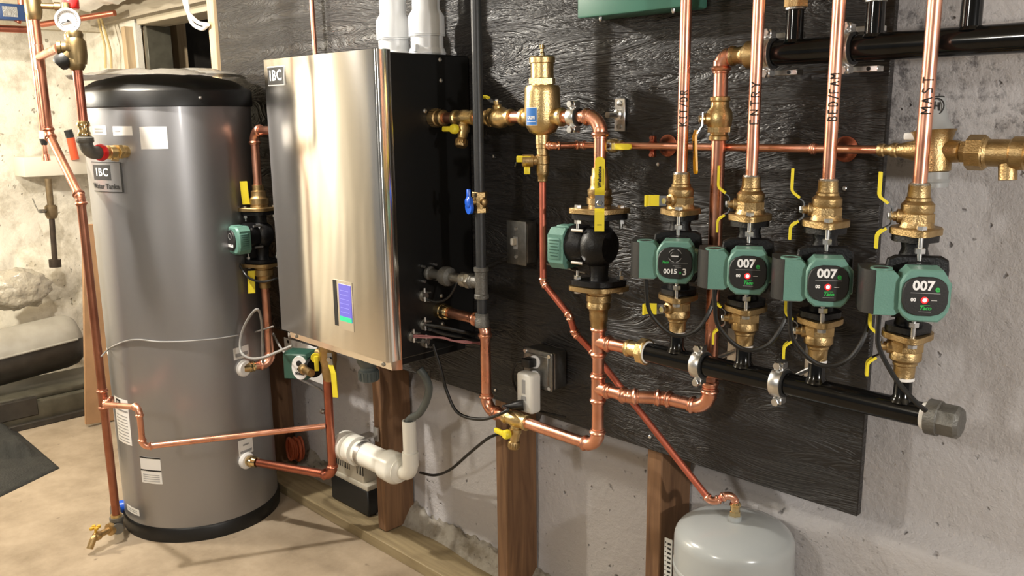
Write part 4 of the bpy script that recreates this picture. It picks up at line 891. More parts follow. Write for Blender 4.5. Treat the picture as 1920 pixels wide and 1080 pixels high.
m=MB(); m.lathe([(.0165,-.006),(.0185,-.004),(.0185,.012),(.0170,.014),(.0165,.030),(.0125,.030)],Matrix.Translation((xg,YG,zc-.004)),24); m.build('drip_cap',M_iron,g)
m=MB(); m.mat(M_galv); m.hexn(frame((xg-.036,YG,zt),(-1,0,0)),.036,.016); m.lathe([(.017,.016),(.019,.020),(.019,.034),(.014,.038),(.012,.070)],frame((xg-.036,YG,zt),(-1,0,0)),22); m.build('union',None,g)
m=MB(); m.lathe([(.012,.0),(.012,.03),(.024,.034),(.026,.045),(.024,.060),(.012,.062),(.012,.11),(.018,.112),(.018,.12)],frame((xg-.085,YG,zt),(-1,0,0)),24); m.build('regulator',M_iron,g)
for dz in (.02,-.02):
    for dy in (.02,-.02): m=MB(); m.lathe([(.004,0),(.004,.012)],frame((BX1,YG+dy,zt+dz),(1,0,0)),8); m.build('bolt',M_steel,g)
gv=thing('gas_valve',(xg,YG,zv-.02),'brass gas shutoff valve with bright blue lever on the black gas pipe','valve')
m=MB(); m.hexn(Matrix.Translation((xg,YG,zv+.012)),.033,.012); m.hexn(Matrix.Translation((xg,YG,zv-.026)),.036,.012); m.lathe([(.015,-.026),(.0165,-.01),(.0165,.01),(.015,.024)],Matrix.Translation((xg,YG,zv)),22); m.lathe([(.008,0),(.008,.026),(.004,.028)],frame((xg,YG,zv),(1,-.25,0)),14)
hd=V((-.28,-.96,0)).normalized(); m.lathe([(.009,0),(.008,.024)],frame((xg,YG,zv),hd),14); m.build('valve_body',M_brass,gv)
m=MB(); q=V((xg,YG,zv))+hd*.024; m.lathe([(.013,0),(.014,.003),(.014,.009),(.010,.012)],frame(q,hd),22); m.box((0,0,.006),(.013,.040,.008),frame(q+V((0,0,.012)),hd,V((0,0,1)).cross(hd)),.003); m.lathe([(.017,.001),(.017,.008)],frame(q-V((0,0,.012)),hd),22); m.build('lever',M_blue,gv)
# ================================================================== ELECTRICAL BOXES
M_boxg=mat('galvanised_box',(.30,.30,.29),.42,1.0,var=.2,vscale=90)
def face_box(name,cx,cz,w,h,d,label,cat):
    t=thing(name,(cx,0,cz-h/2),label,cat); b=MB(); b.box((cx,-d/2,cz),(w,d,h),None,.008,3); b.build('box_body',M_boxg,t); return t
p=at(970,455,Y=-.045)
sw=face_box('switch_box',p.x,p.z,.062,.108,.045,'galvanised toggle switch box on the board right of the gas pipe','switch')
b=MB(); b.box((p.x,-.0475,p.z),(.070,.005,.114),None,.003,2); pl=b.build('cover_plate',M_boxg,sw)
b=MB(); b.box((p.x-.002,-.056,p.z+.004),(.010,.018,.018),None,.002,1); b.build('toggle',M_pale,sw); b=MB(); b.box((p.x,-.0505,p.z),(.016,.002,.032)); b.build('toggle_slot',M_greyink,sw)
for s in (1,-1): b=MB(); b.lathe([(.005,0),(.004,.003)],frame((p.x,-.050,p.z+s*.036),(0,-1,0)),12); b.build('screw',M_steel,pl)
p=at(1010,692,Y=-.055)
ob=face_box('outlet_box',p.x,p.z,.100,.100,.052,'square galvanised outlet box with two plugs on the board above the lowest copper pipe','outlet')
b=MB(); b.box((p.x,-.056,p.z),(.104,.008,.104),None,.006,3); b.box((p.x,-.061,p.z),(.080,.004,.080),None,.002,1); pl=b.build('cover_plate',M_boxg,ob)
for a in (1,-1):
    for c_ in (1,-1): b=MB(); b.lathe([(.006,0),(.005,.003)],frame((p.x+a*.042,-.060,p.z+c_*.042),(0,-1,0)),12); b.build('screw',M_steel,pl)
b=MB(); b.lathe([(.017,0),(.017,.003)],frame((p.x-.005,-.063,p.z+.020),(0,-1,0)),20); b.lathe([(.017,0),(.017,.003)],frame((p.x-.005,-.063,p.z-.020),(0,-1,0)),20); b.build('receptacle',M_whtext,ob)
b=MB(); b.box((p.x-.012,-.078,p.z+.020),(.030,.030,.024),None,.005,2); b.tube(catmull([V((p.x-.022,-.085,p.z+.020)),V((p.x-.045,-.092,p.z+.012)),V((p.x-.066,-.085,p.z-.03)),V((p.x-.060,-.070,p.z-.075)),V((p.x-.02,-.06,p.z-.11)),V((p.x+.06,-.02,p.z-.125))]),.0035,8); tag(b.build('black_plug',M_rubber),'black plug with looped cord in the upper socket of the outlet box','plug')
a=thing('plug_adapter',(p.x,-.09,p.z-.11),'white plastic adapter hanging from the lower socket of the outlet box','adapter')
ac=V((p.x-.006,-.086,p.z-.055)); b=MB(); b.box((0,0,0),(.056,.036,.104),Matrix.Translation(ac),.008,3); b.build('adapter_body',M_pale,a)
b=MB(); b.box((0,-.0185,.018),(.010,.002,.036),Matrix.Translation(ac)); b.box((0,-.0185,-.012),(.016,.002,.010),Matrix.Translation(ac)); b.build('adapter_print',M_greyink,a)
pq=ac+V((.0,-.020,-.030)); b=MB(); b.lathe([(.014,0),(.014,.010),(.011,.020),(.007,.036),(.0045,.055)],frame(pq,(-.72,-.62,-.10)),18); pe_=pq+V((-.72,-.62,-.10)).normalized()*.05
ps=at(812,645,Y=-.20)
b.tube(catmull([pe_,at(950,770,Y=-.165),at(905,786,Y=-.165),at(860,775,Y=-.17),at(838,735,Y=-.18),at(826,690,Y=-.19),ps]),.0045,10); tag(b.build('thick_cable',M_rubber),'thick black power cord curving from the white adapter up to the side of the boiler','cord')
cable('black_cable',[at(940,812,Y=0.01),at(915,822,Y=0.0),at(880,850,Y=.02),at(845,880,Y=.05),at(815,891,Y=.08),at(788,886,Y=.10)],.0045,M_rubber,'black cord running behind the white drain pipe to the post at the drain valve','cord')
# small cables on the boiler side
P=lambda a,b,y: at(a,b,Y=y)
cable('sensor_cable',[P(795,558,-.19),P(818,566,-.185),P(840,558,-.18),P(855,535,-.178),P(858,520,-.17)],.003,M_rubber,'thin black cable looping from a side clamp to the gas regulator','cable')
cable('control_cable',[P(795,609,-.19),P(820,612,-.17),P(850,618,-.14),P(880,624,-.10),P(905,626,-.03)],.006,M_rubber,'thick black cable leaving the boiler side below the return port','cable')
cable('control_cable',[P(797,612,-.19),P(820,622,-.17),P(845,628,-.14),P(872,632,-.10),P(900,640,-.03)],.005,M_rubber,'second black cable leaving the boiler side just above the pink wires','cable')
for k,(mt,lb_,o_) in enumerate(((M_pinkwire,'upper of two twisted pinkish wires leaving the boiler side',0),(M_greywire if False else M_pinkwire,'lower of two twisted pinkish wires leaving the boiler side',3))):
    cable('sensor_wire',[P(776,629+o_,-.232),P(800,630+o_,-.22),P(830,634-o_*.4,-.19),P(850,639,-.17),P(875,640+o_,-.14),P(900,645-o_,-.10)],.0024,mt,lb_,'wire',group='twisted pink wires')
cable('sensor_cable',[P(905,500,-.03),P(925,490,-.03),P(945,484,-.03),P(960,480,-.02)],.003,M_rubber,'thin black cable running from the gas pipe to the switch box','cable')
cable('sensor_cable',[P(1013,492,-.008),P(1040,498,-.008),P(1070,505,-.008),P(1098,512,-.01)],.0025,M_galv,'thin metal conduit line on the board left of the middle pump','cable')
cable('sensor_cable',[P(1066,462,-.09),P(1064,480,-.08),P(1070,500,-.03),P(1082,506,-.01)],.0045,M_rubber,'short black cable hanging under the green end of the middle pump','cable')
# ================================================================== RELAY BOX, top centre
rl=thing('relay_box',(-1.14,0,1.65),'green metal relay box mounted high on the board at the top of the picture','relay box')
xR=-1.012; xL=at(1088,36,Y=-.085).x; b=MB(); b.box(((xL+xR)/2,-.0425,1.80),(xR-xL,.085,.29),None,.006,2); b.build('enclosure',M_relay,rl)
b=MB(); b.box(((xL+xR)/2,-.088,1.80),(xR-xL+.006,.008,.294),None,.004,2); b.build('cover',M_relay,rl)
for px_ in (1126,1262):
    q=at(px_,45,Y=-.06); s=MB(); s.lathe([(.004,0),(.004,.006),(.002,.009)],frame((q.x,-.06,1.655),(0,0,-1)),10); s.build('screw',M_steel,rl)
# ================================================================== TANK SIDE PIPING (left of boiler)
YL=-.13; xl=at(490,440,Y=YL).x
zt6=at(487,385,Y=YL).z; 
zpt=at(490,395,Y=YL).z; zpb=at(495,493,Y=YL).z
copper_run('tank_supply_pipe',[(-2.285,YL,1.405),(xl,YL,1.405),(xl,YL,zpt+.085)],.0145,'copper pipe bending down from the left side of the boiler to the tank pump',R=.036)
def lvalve(z,up,label):
    root=thing('isolation_valve',(xl,YL,z if up>0 else z-.1),label,'valve','flanged isolation valves on the tank pump'); dd=V((CAM.x-xl,CAM.y-YL,0)).normalized(); fx=V((0,0,1)).cross(dd); c=V((xl,YL,z))
    mb=MB(); mb.prism([(p[0]*1.08,p[1]*1.08) for p in flange_outline(.066,.045)],0,.012,frame(c,(0,0,up),fx),inset=.002); mb.lathe([(.031,.011),(.030,.02),(.033,.022),(.033,.042),(.028,.046),(.026,.052),(.026,.066),(.020,.070),(.0195,.088)],frame(c,(0,0,up)),28); mb.build('valve_body',M_brass,root)
    h=MB(); q=c+V((0,0,up*.03))-fx*.036+dd*.0; h.mat(M_steel); h.lathe([(.009,-.012),(.008,.006)],frame(q,-fx),12); h.mat(M_yel); P=lambda o,zz:q-fx*o+V((0,0,zz))
    ribbon(h,smooth_path([P(.006,-.006*up)+dd*.01,P(.008,up*.02)+dd*.012,P(.010,up*.072)+dd*.014],.01),.024,.005,fx); h.build('handle',None,root)
lvalve(zpt,1,'brass isolation valve with yellow handle above the pump between tank and boiler')
lvalve(zpb,-1,'brass isolation valve with yellow handle below the pump between tank and boiler')
root,c,F,d,sd=side_pump(xl,YL,zpt-.001,zpb+.001,(.02,-1.0,0),'black circulator pump with green end and oval badge between the tall tank and the boiler')
g=MB(); g.mat(M_green); g.box((-.052 if True else 0,0,.085),(.030,.080,.040),F,.005); g.build('junction_box',None,root)
b=MB(); b.prism([(.030*math.cos(a*math.pi/8),.036*math.sin(a*math.pi/8)) for a in range(16)],.110,.117,F,inset=.002); bo=b.build('badge',M_blkplas,root)
t=MB(); t.mat(M_whtext); t.text('0015e3',.0125,F@Matrix.Translation((0,-.018,.1173)),.0003,.0008); t.mat(M_greyink); t.tube([F@V((.010*math.cos(a*math.pi/8),.014+.010*math.sin(a*math.pi/8),.1173)) for a in range(17)],.0008,5,caps=False); t.build('badge_lettering',None,bo)
cable('power_cable',[F@V((-.05,-.04,.085)),at(458,512,Y=-.2),at(475,525,Y=-.2),at(495,528,Y=-.19),at(520,522,Y=-.15),at(530,515,Y=-.10)],.004,M_rubber,'black cable looping under the pump between tank and boiler','cable')
# down to the upper side port of the tank
pa=pU+dU*.01; zz=pU.z
b=MB()
lp=copper_run('tank_supply_pipe',[(xl,YL,zpb-.088),(xl,YL,zz),V((xl,YL,zz))+ (V((pU.x,pU.y,zz))-V((xl,YL,zz)))*.80],.0145,'copper pipe dropping from the tank pump to the upper white port of the tank',R=.030)
b=MB(); dq=(V((xl,YL,zz))-V((pU.x,pU.y,zz))).normalized(); b.lathe([(.018,0),(.018,.02),(.020,.022),(.020,.028),(.017,.032),(.020,.036),(.017,.042)],frame(V((pU.x,pU.y,zz)),dq),20); b.build('brass_nipple',M_brassshiny,lp)
# lower tank port to boiler underside
xb,yb=-2.355,-.11; zl0=pL.z
lp=copper_run('tank_return_pipe',[V((pL.x,pL.y,zl0))+(V((xb,yb,zl0))-V((pL.x,pL.y,zl0)))*.15,(xb,yb,zl0+.005),(xb,yb,.66)],.0145,'copper pipe from the lower white port of the tank bending up under the boiler',R=.030,m=M_copdull)
b=MB(); dq=(V((xb,yb,zl0))-V((pL.x,pL.y,zl0))).normalized(); b.lathe([(.018,0),(.018,.02),(.021,.022),(.021,.028),(.017,.032),(.020,.036),(.017,.05)],frame(V((pL.x,pL.y,zl0)),dq),20); b.build('brass_nipple',M_brassshiny,lp)
zj=at(624,800,Y=yb).z
# valve and tee at top
vt=thing('tank_valve',(xb,yb,.66),'brass tee valve with two yellow levers directly under the boiler','valve')
b=MB(); b.lathe([(.017,-.03),(.022,-.02),(.024,.0),(.024,.02),(.028,.04),(.028,.07),(.030,.075),(.030,.12),(.022,.13),(.022,.18)],Matrix.Translation((xb,yb,.655)),24); b.lathe([(.014,0),(.014,.05)],frame((xb,yb,.715),(-1,-.2,0)),18); b.build('valve_body',M_brass,vt)
for sx,up,nm in ((-.028,1,'left lever'),(.040,-1,'right lever')):
    h=MB(); q=V((xb+sx,yb-.02,.712)); h.mat(M_wiremetal if sx>0 else M_yel); dd=V((CAM.x-xb,CAM.y-yb,0)).normalized(); 
    if sx<0: h.lathe([(.016,-.004),(.016,.004)],frame(q+V((0,-.01,-.008)),dd),18); h.box((0,-.022,0),(.014,.05,.008),frame(q+V((.006,-.012,-.004)),dd,V((0,0,1)).cross(dd)),.002)
    else:
        ribbon(h,[q+V((0,0,.02)),q+V((.006,0,-.03))],.016,.004,(1,.6,0)); h.hexn(frame(q+V((0,-.004,.0)),dd),.014,.008); h.mat(M_yel); ribbon(h,smooth_path([q+V((.004,0,-.02)),q+V((.018,0,-.045)),q+V((.022,0,-.125))],.01),.018,.005,(1,.6,0))
    h.build('handle',None,vt)
vt.location+=V((.014,0,-.030))
b=MB(); b.lathe([(.006,0),(.006,.02)],frame((xb-.03,yb-.01,at(612,771,Y=yb).z),(1,0,0)),8); b.lathe([(.009,0),(.009,.006)],frame((xb-.03,yb-.01,at(612,771,Y=yb).z),(1,0,0)),10); b.build('vent_screw',M_galv,lp)
# small pump below boiler
gx=at(570,682,Y=-.10); sp=thing('circulator_pump',(gx.x,-.10,gx.z-.05),'small dark green circulator pump with pale oval badge under the boiler','pump')
Fg=frame(gx,V((.25,-1,0)),None); dd=V((.35,-.94,0)).normalized(); s2=V((0,0,1)).cross(-dd)*-1
Fg=Matrix(((SD.x,0,DM.x,gx.x),(SD.y,0,DM.y,gx.y),(0,1,0,gx.z),(0,0,0,1)))
b=MB(); b.prism([(-.055,-.044),(.03,-.044),(.040,-.03),(.040,.036),(.03,.046),(-.03,.046),(-.055,.044)],-.03,.045,Fg,inset=.005); b.box((-.045,0,.0),(.030,.094,.06),Fg,.006); b.build('motor_housing',M_dkgreen,sp)
b=MB(); b.prism([(.030*math.cos(a*math.pi/10)+.010,.042*math.sin(a*math.pi/10)) for a in range(20)],.044,.050,Fg,inset=.001); bo=b.build('badge',M_whtext,sp)
t=MB(); t.mat(M_ink); t.lathe([(.010,0),(.010,.003),(.007,.004)],Fg@Matrix.Translation((.010,.016,.050)),18); t.text('006e3',.014,Fg@Matrix.Translation((.010,-.020,.0503)),.0003,.0006); t.lathe([(.003,0),(.003,.001)],Fg@Matrix.Translation((.004,-.004,.050)),10); t.build('badge_lettering',None,bo)
b=MB(); b.lathe([(.013,0),(.017,.004),(.017,.020),(.013,.024),(.013,.07)],frame(gx+V((.045,-.035,0)),(1,-.1,0)),20); b.build('brass_union',M_brass,sp)
b=MB(); b.lathe([(.034,0),(.034,.04)],frame(gx+V((.03,.0,.0)),(1,0,0)),24); b.build('pump_housing',M_blkiron,sp)
cable('armored_cable',[gx+V((.02,-.03,-.045)),at(600,730,Y=-.08),at(608,745,Y=-.06),at(612,752,Y=-.05)],.004,M_greywire,'short grey cable leaving the small dark green pump downward','cable')
# grey loop cable and thin cable on the tank
cable('grey_cable',[at(548,648,Y=-.22),at(520,660,Y=-.24),at(495,670,Y=-.26),at(470,672,Y=-.27),at(452,660,Y=-.27),at(452,630,Y=-.26),at(464,600,Y=-.25),at(482,580,Y=-.24),at(490,600,Y=-.22),at(492,640,Y=-.20),at(493,680,Y=-.18)],.0045,M_greywire,'grey cable making a tall loop beside the upper white tank port','cable')
cable('armored_cable',[at(512,625,Y=-.10),at(522,645,Y=-.10),at(538,668,Y=-.10)],.004,M_greywire,'short grey cable behind the small pump left of the boiler bottom','cable')
def ont(a,b,o=.004):
    p=on_tank(a,b,TR+o); return p
cable('thermostat_wire',[at(512,612,Y=-.25)]+[ont(a,b) for a,b in ((480,622),(440,630),(400,636),(350,640),(300,641),(260,637),(235,640),(215,648),(203,655))]+[at(190,668,Y=-.63)],.0028,M_greywire,'thin grey wire draped across the front of the tall tank','wire')
# ================================================================== LEFT COPPER DROP
YD=-.622; xd=at(215,940,Y=YD).x
top=at(156,372,Y=YD).z; zd=at(216,962,Y=YD).z
pz0=V((xd,YD,top)); UX=at(92,252,Y=YD-.0)
cr=copper_run('drain_riser_pipe',[(xd,YD,zd),(xd,YD,top),(UX.x,YD,UX.z),(UX.x-.01,YD,2.15)],.0138,'long copper pipe rising from the floor spigot past the tank and bending left',R=.03,m=M_copold,
 tees=[((xd,YD,at(199,752,Y=YD).z),(0,0,1),(.8,.6,0),.0095)])
tz_=at(75,80,Y=YD)
# balance line tee -> down -> across
zq=at(199,752,Y=YD).z
E1=at(600,800,Y=yb+.0); e_y=None
d2=V((xb,yb,zj)); A=V((CAM.x,CAM.y,0))
sx_=at(268,838,Z=zj); B1=V((sx_.x,sx_.y,zj)); B0=V((sx_.x,sx_.y,at(261,764,Y=sx_.y).z)); 
copper_run('crossover_pipe',[V((xd,YD,zq))+V((.02,.01,0)),V((xd,YD,zq))+V((.05,-.012,-.004)),B0,B1,d2-(d2-B1).normalized()*.016],.0095,'thin copper pipe crossing in front of the tall tank toward the boiler',R=.02)
# drain tee and boiler drain at the floor
dt=thing('floor_drain_valve',(xd,YD,.03),'brass spigot with yellow knob and grey iron tee at the foot of the tank','valve')
tc=V((xd,YD,pD.z)); b=MB(); b.mat(M_brassl); b.lathe([(.0165,0),(.019,.002),(.019,.010),(.016,.012),(.018,.014),(.018,.034)],Matrix.Translation((xd,YD,zd-.035)),20); b.build('brass_adaptor',None,dt)
b=MB(); b.lathe([(.018,-.02),(.021,.02),(.023,.022),(.023,.034)],Matrix.Translation(tc),20); dp=(V((pD.x,pD.y,tc.z))+dD*.03-tc); b.tube([tc-dp.normalized()*.03,tc+dp],.019,18); b.build('iron_tee',M_iron,dt)
spd=(at(168,1028,Z=.025)-tc); spd.z=0; L=spd.length; spd.normalize()
b=MB(); b.lathe([(.022,.02),(.022,.034),(.014,.036)],frame(tc,spd),20); b.mat(M_brass); b.tube(smooth_path([tc+spd*.03,tc+spd*(L-.02),tc+spd*L+V((0,0,-.032))],.02),.011,16); b.lathe([(.014,.07),(.016,.075),(.016,.085),(.013,.09)],frame(tc,spd),18); b.build('spigot',M_brass,dt)
b=MB(); q=tc+spd*.085; b.lathe([(.004,0),(.004,.030)],frame(q,(0,0,1)),10)
for k in range(4): b.lathe([(.006,-.004),(.007,0),(.006,.004)],Matrix.Translation(q+V((.012*math.cos(k*math.pi/2),.012*math.sin(k*math.pi/2),.032))),10)
b.box((0,0,.031),(.026,.006,.006),Matrix.Translation(q),.001,1); b.box((0,0,.031),(.006,.026,.006),Matrix.Translation(q),.001,1); b.build('knob',mat('orange_knob',(.62,.36,.03),.4),dt)
# hot outlet: nipple, relief, grey elbow, mixing valve, gauge
hd_=dH; q0=pH+hd_*.0; hz=pH.z
HE=at(160,268,Y=-.655); HE.z=hz+.002; HE=V((HE.x,HE.y,HE.z)); hx=(HE-V((q0.x,q0.y,hz))); HL=hx.length; hx.normalize()
ho=thing('hot_outlet_fitting',(HE.x,HE.y,hz-.03),'brass and grey iron elbow with red collar at the upper left of the tank','fitting')
b=MB(); F=frame(V((q0.x,q0.y,hz)),hx); b.mat(M_brassl); b.lathe([(.020,0),(.020,HL*.12),(.016,HL*.14),(.016,HL*.30),(.021,HL*.32),(.021,HL*.46),(.015,HL*.48),(.014,HL*.60)],F,22); b.hexn(F,.042,HL*.1,HL*.14); b.lathe([(.012,0),(.012,.028)],frame(V((q0.x,q0.y,hz))+hx*HL*.25,(.3,-.3,-1)),14); b.build('brass_nipple',None,ho)
b=MB(); b.lathe([(.013,HL*.55),(.024,HL*.58),(.027,HL*.64),(.024,HL*.70)],F,24); b.build('red_collar',M_red,ho)
b=MB(); b.tube(smooth_path([V((q0.x,q0.y,hz))+hx*HL*.66,HE,HE+V((0,0,.05))],.034),.020,20); b.lathe([(.022,.030),(.025,.034),(.025,.046),(.02,.048)],Matrix.Translation(HE),22); b.build('iron_elbow',M_iron,ho)
b=MB(); b.lathe([(.016,.046),(.019,.05),(.019,.06),(.016,.064),(.016,.078),(.019,.08),(.019,.088),(.015,.095)],Matrix.Translation(HE),20); b.build('brass_adaptor',M_brassshiny,ho)
zmx=at(145,125,Y=HE.y).z
hp=copper_run('hot_riser_pipe',[HE+V((0,0,.09)),V((HE.x,HE.y,zmx))],.0138,'copper pipe rising from the red collared elbow to the brass mixing valve',m=M_copdull)
mv=thing('mixing_valve',(HE.x,HE.y,zmx),'dark brass mixing valve with black knob between two copper pipes at the upper left','valve')
b=MB(); c0=V((HE.x,HE.y,zmx)); b.lathe([(.018,-.01),(.023,.0),(.025,.02),(.020,.035),(.014,.04)],Matrix.Translation(c0),20); lf=V((-.42,-.9,0)).normalized()
c1=c0+V((0,0,.052))-lf*.004; b.lathe([(.024,-.045),(.028,-.02),(.028,.018),(.021,.03),(.023,.04),(.018,.05)],Matrix.Translation(c1),22); b.lathe([(.024,0),(.026,.016),(.018,.026),(.018,.038),(.021,.040),(.021,.050)],frame(c1,lf),20); b.lathe([(.022,0),(.018,.05)],frame(c1,V((lf.x,lf.y,-.9))),18)
b.build('valve_body',mat('dark_brass',(.30,.22,.11),.42,1.0,var=.3),mv)
b=MB(); kd=V((lf.x,lf.y,-.9)).normalized(); b.lathe([(.022,.036),(.024,.040),(.024,.064),(.018,.072)],frame(c1,kd),24); b.build('knob',M_blkplas,mv)
tm_=V((UX.x-.006,YD,c1.z)); b=MB(); b.tube([c1+lf*.05,tm_],.0125,16); b.lathe([(.0160,-.04),(.0160,.04)],Matrix.Translation(tm_),18); b.build('copper_branch',M_cop,mv)
ga=at(127,38,Y=c1.y); dd=(CAM-ga).normalized(); gg=thing('temperature_gauge',(ga.x,ga.y,ga.z-.05),'round white dial temperature gauge above the mixing valve','gauge')
b=MB(); b.lathe([(.028,-.012),(.033,-.010),(.035,.004),(.033,.008),(.029,.008),(.029,.004)],frame(ga,dd),36); b.build('bezel',mat('gauge_rim',(.75,.73,.70),.3),gg)
b=MB(); b.lathe([(.029,.0),(.029,.005)],frame(ga,dd),36); fc=b.build('dial_face',M_white,gg)
b=MB(); Fd=frame(ga,dd,V((0,0,1)).cross(dd)); b.box((-.007,-.003,.0068),(.026,.0028,.0016),Fd@Matrix.Rotation(.3,4,'Z')); b.lathe([(.003,.005),(.003,.008)],Fd,10)
for k in range(21):
    a=math.radians(-45+k*13.5); b.box((0.024*math.cos(a),.024*math.sin(a),.0058),(.0020,.0020,.0012),Fd)
b.build('needle',M_ink,gg)
b=MB(); b.hexn(Matrix.Translation(ga-dd*.034+V((0,0,-.056))),.026,.018); b.lathe([(.011,0),(.011,.11)],Matrix.Translation(ga-dd*.034+V((0,0,-.06))),14); b.build('brass_stem',M_brass,gg)
b=MB(); rp_=at(133,8,Y=c1.y+.03); b.lathe([(.020,-.014),(.023,-.01),(.023,.012),(.019,.018)],Matrix.Translation(rp_),24); b.build('red_cap',M_red,gg)
# second thin copper riser at the left
q=at(80,245,Y=-.50); q2=at(61,58,Y=-.50); copper_run('copper_riser',[(q.x,-.50,q.z),(q.x,-.50,2.15)],.0115,'thinner copper riser just left of the bending copper pipe')
b=MB(); c_=V((q.x,-.50,q.z)); b.mat(M_white); b.lathe([(.014,-.03),(.014,0)],Matrix.Translation(c_),14); b.mat(M_blkplas); b.lathe([(.010,-.055),(.016,-.032)],Matrix.Translation(c_),14); b.mat(M_cop); b.lathe([(.010,-.10),(.009,-.055)],Matrix.Translation(c_),14); b.lathe([(.016,-.115),(.013,-.09)],Matrix.Translation(c_),14); tag(b.build('stop_fitting'),'small white and black stop fitting hanging at the end of the thinner copper riser','fitting')
# ================================================================== PVC DRAIN AND CONDENSATE PUMP
YV=-.055; pa=at(658,845,Y=YV); pb=at(752,880,Y=YV); zz=.350; pe=at(770,872,Y=YV)
pv=thing('pvc_drain',(pe.x,YV,zz-.04),'white plastic drain pipe with coupling strapped to the post under the boiler','pipe')
b=MB(); x0=pa.x-.045; b.lathe([(.040,0),(.040,.32)],frame((x0,YV,zz),(1,0,0)),32); b.build('drain_pipe',M_pvc,pv)
b=MB()
for o_ in (-.0,.052): b.lathe([(.041,o_),(.050,o_+.004),(.050,o_+.040),(.041,o_+.044)],frame((x0,YV,zz),(1,0,0)),32)
b.build('coupling',M_pvc,pv)
b=MB(); xx=pb.x-.075; b.lathe([(.041,0),(.049,.003),(.051,.05),(.049,.058),(.034,.078),(.026,.082)],frame((xx,YV,zz),(1,0,0)),36); b.build('reducer',M_pvc,pv)
b=MB(); ztp=at(771,790,Y=YV).z; b.tube(smooth_path([(xx+.078,YV,zz),(pe.x,YV,zz),(pe.x,YV,zz+.05)],.035),.0235,24); b.lathe([(.0255,0),(.0255,.045)],Matrix.Translation((pe.x,YV,zz+.032)),24); b.build('elbow',M_pvc,pv)
b=MB(); b.lathe([(.0215,zz+.04),(.0215,ztp),(.018,ztp),(.018,ztp-.02)],Matrix.Translation((pe.x,YV,0)),26); b.build('standpipe',M_pvc,pv)
b=MB(); b.lathe([(.0405,-.010),(.0425,-.010),(.0425,.010),(.0405,.010)],frame((x0+.125,YV,zz),(1,0,0)),32); b.mat(M_steel); b.box((-2.265,.012,zz+.045),(.022,.006,.05)); b.box((-2.285,-.02,zz+.040),(.05,.07,.004)); b.build('strap',M_steel,pv)
hs=V((pe.x,YV,ztp)); cable('drain_hose',[at(786,692,Y=-.10),at(796,705,Y=-.09),at(804,725,Y=-.075),at(800,750,Y=-.06),at(786,775,Y=YV),hs+V((0,0,.0)),hs+V((0,0,-.06))],.0115,M_hose,'grey flexible hose from the boiler bottom curving into the white standpipe','hose',n=16)
cq=at(706,965,Z=.04); cx=cq.x-.10; cpz=.04
co=thing('condensate_pump',(cx,.085,cpz),'beige condensate pump with vent slots and black reservoir standing on the plank','pump')
cy=.040; W_=.235
b=MB(); b.box((cx-.02,cy+.052,cpz+.050),(W_,.10,.098),None,.004,1); b.build('reservoir',M_blkplas,co)
b=MB(); b.box((cx-.02,cy+.052,cpz+.109),(W_+.006,.104,.020),None,.004,2); b.box((cx-.03,cy+.052,cpz+.165),(W_*.86,.092,.10),None,.008,3); bb_=b.build('motor_cover',M_beige,co)
b=MB()
for k in range(8): b.box((cx-.095+.0115*k,cy+.0055,cpz+.172),(.004,.0015,.048))
for k in range(4): b.box((cx+.035+.0115*k,cy+.0055,cpz+.172),(.004,.0015,.048))
b.build('vent_slots',M_ink,bb_)
# orange cord coil
b=MB(); cc=at(556,838,Y=.10)
for k in range(7):
    r_=.038-.004*(k%3); b.tube([cc+V((.010*(k%4)+r_*math.cos(a*math.pi/12)*.6,.006*k-.03,r_*math.sin(a*math.pi/12)*1.2)) for a in range(25)],.006,8,caps=False)
tag(b.build('cord_coil',mat('orange_cord',(.55,.12,.05),.5)),'coil of orange red cord hanging beside the dark post behind the tank','cord')
pa_,pb_=at(533,632,Y=-.006),at(610,690,Y=-.006); b=MB(); b.box(((pa_.x+pb_.x)/2,-.006,pa_.z-.065),(pb_.x-pa_.x,.004,.13),None,.001,1); mp_=tag(b.build('mounting_plate',M_white),'white sheet metal plate behind the small pump under the boiler corner','plate'); s=MB(); s.lathe([(.006,0),(.006,.001)],frame((pa_.x+.03,-.0082,pa_.z-.012),(0,-1,0)),10); s.build('hole',M_ink,mp_)
# perforated angle
pp=at(1253,1040,Y=-.005); an=thing('slotted_angle',(pp.x,-.0,.0),'white perforated steel angle standing between the post and the expansion tank','bracket')
b=MB(); b.box((pp.x,-.005,.28),(.022,.003,at(1253,1010,Y=-.005).z*2-.56),None,.0005,1); b.build('angle_leaf',mat('white_enamel',(.62,.62,.60),.4),an)
b=MB()
for k in range(10): z_=at(1253,1010,Y=-.005).z-.012-.012*k; b.box((pp.x+.003,-.0068,z_),(.009,.001,.005)); b.lathe([(.0015,0),(.0015,.001)],frame((pp.x-.007,-.0065,z_+.002),(0,-1,0)),8)
b.build('slots',M_ink,an)
# ================================================================== FAR LEFT CORNER
XW=-4.93
c1=at(0,670,X=-4.62); c2=at(150,632,X=-4.62); dx=(c2-c1).normalized()
hd=thing('white_cylinder',(-4.62,-.35,.25),'long dusty white cylinder with dark lower half lying along the left wall','cylinder')
F=frame(c1-dx*.9,dx,(0,0,1)); Lc=(c2-c1).length+.9
def half(m_,a0,a1,nm,r=.135):
    b=MB(); rings=[]
    prof=[(0.02,0),(r*.9,0.0),(r,.02),(r,Lc-.09),(r*.94,Lc-.045),(r*.8,Lc-.02),(r*.4,Lc),(.001,Lc+.002)]
    for i in range(21):
        a=a0+(a1-a0)*i/20; rings.append([b.bm.verts.new(F@V((rr*math.cos(a),rr*math.sin(a),z))) for rr,z in prof]+[b.bm.verts.new(F@V((0.0,0,z))) for z in (Lc-.01,.01)])
    b.loft(rings); b.build(nm,m_,hd)
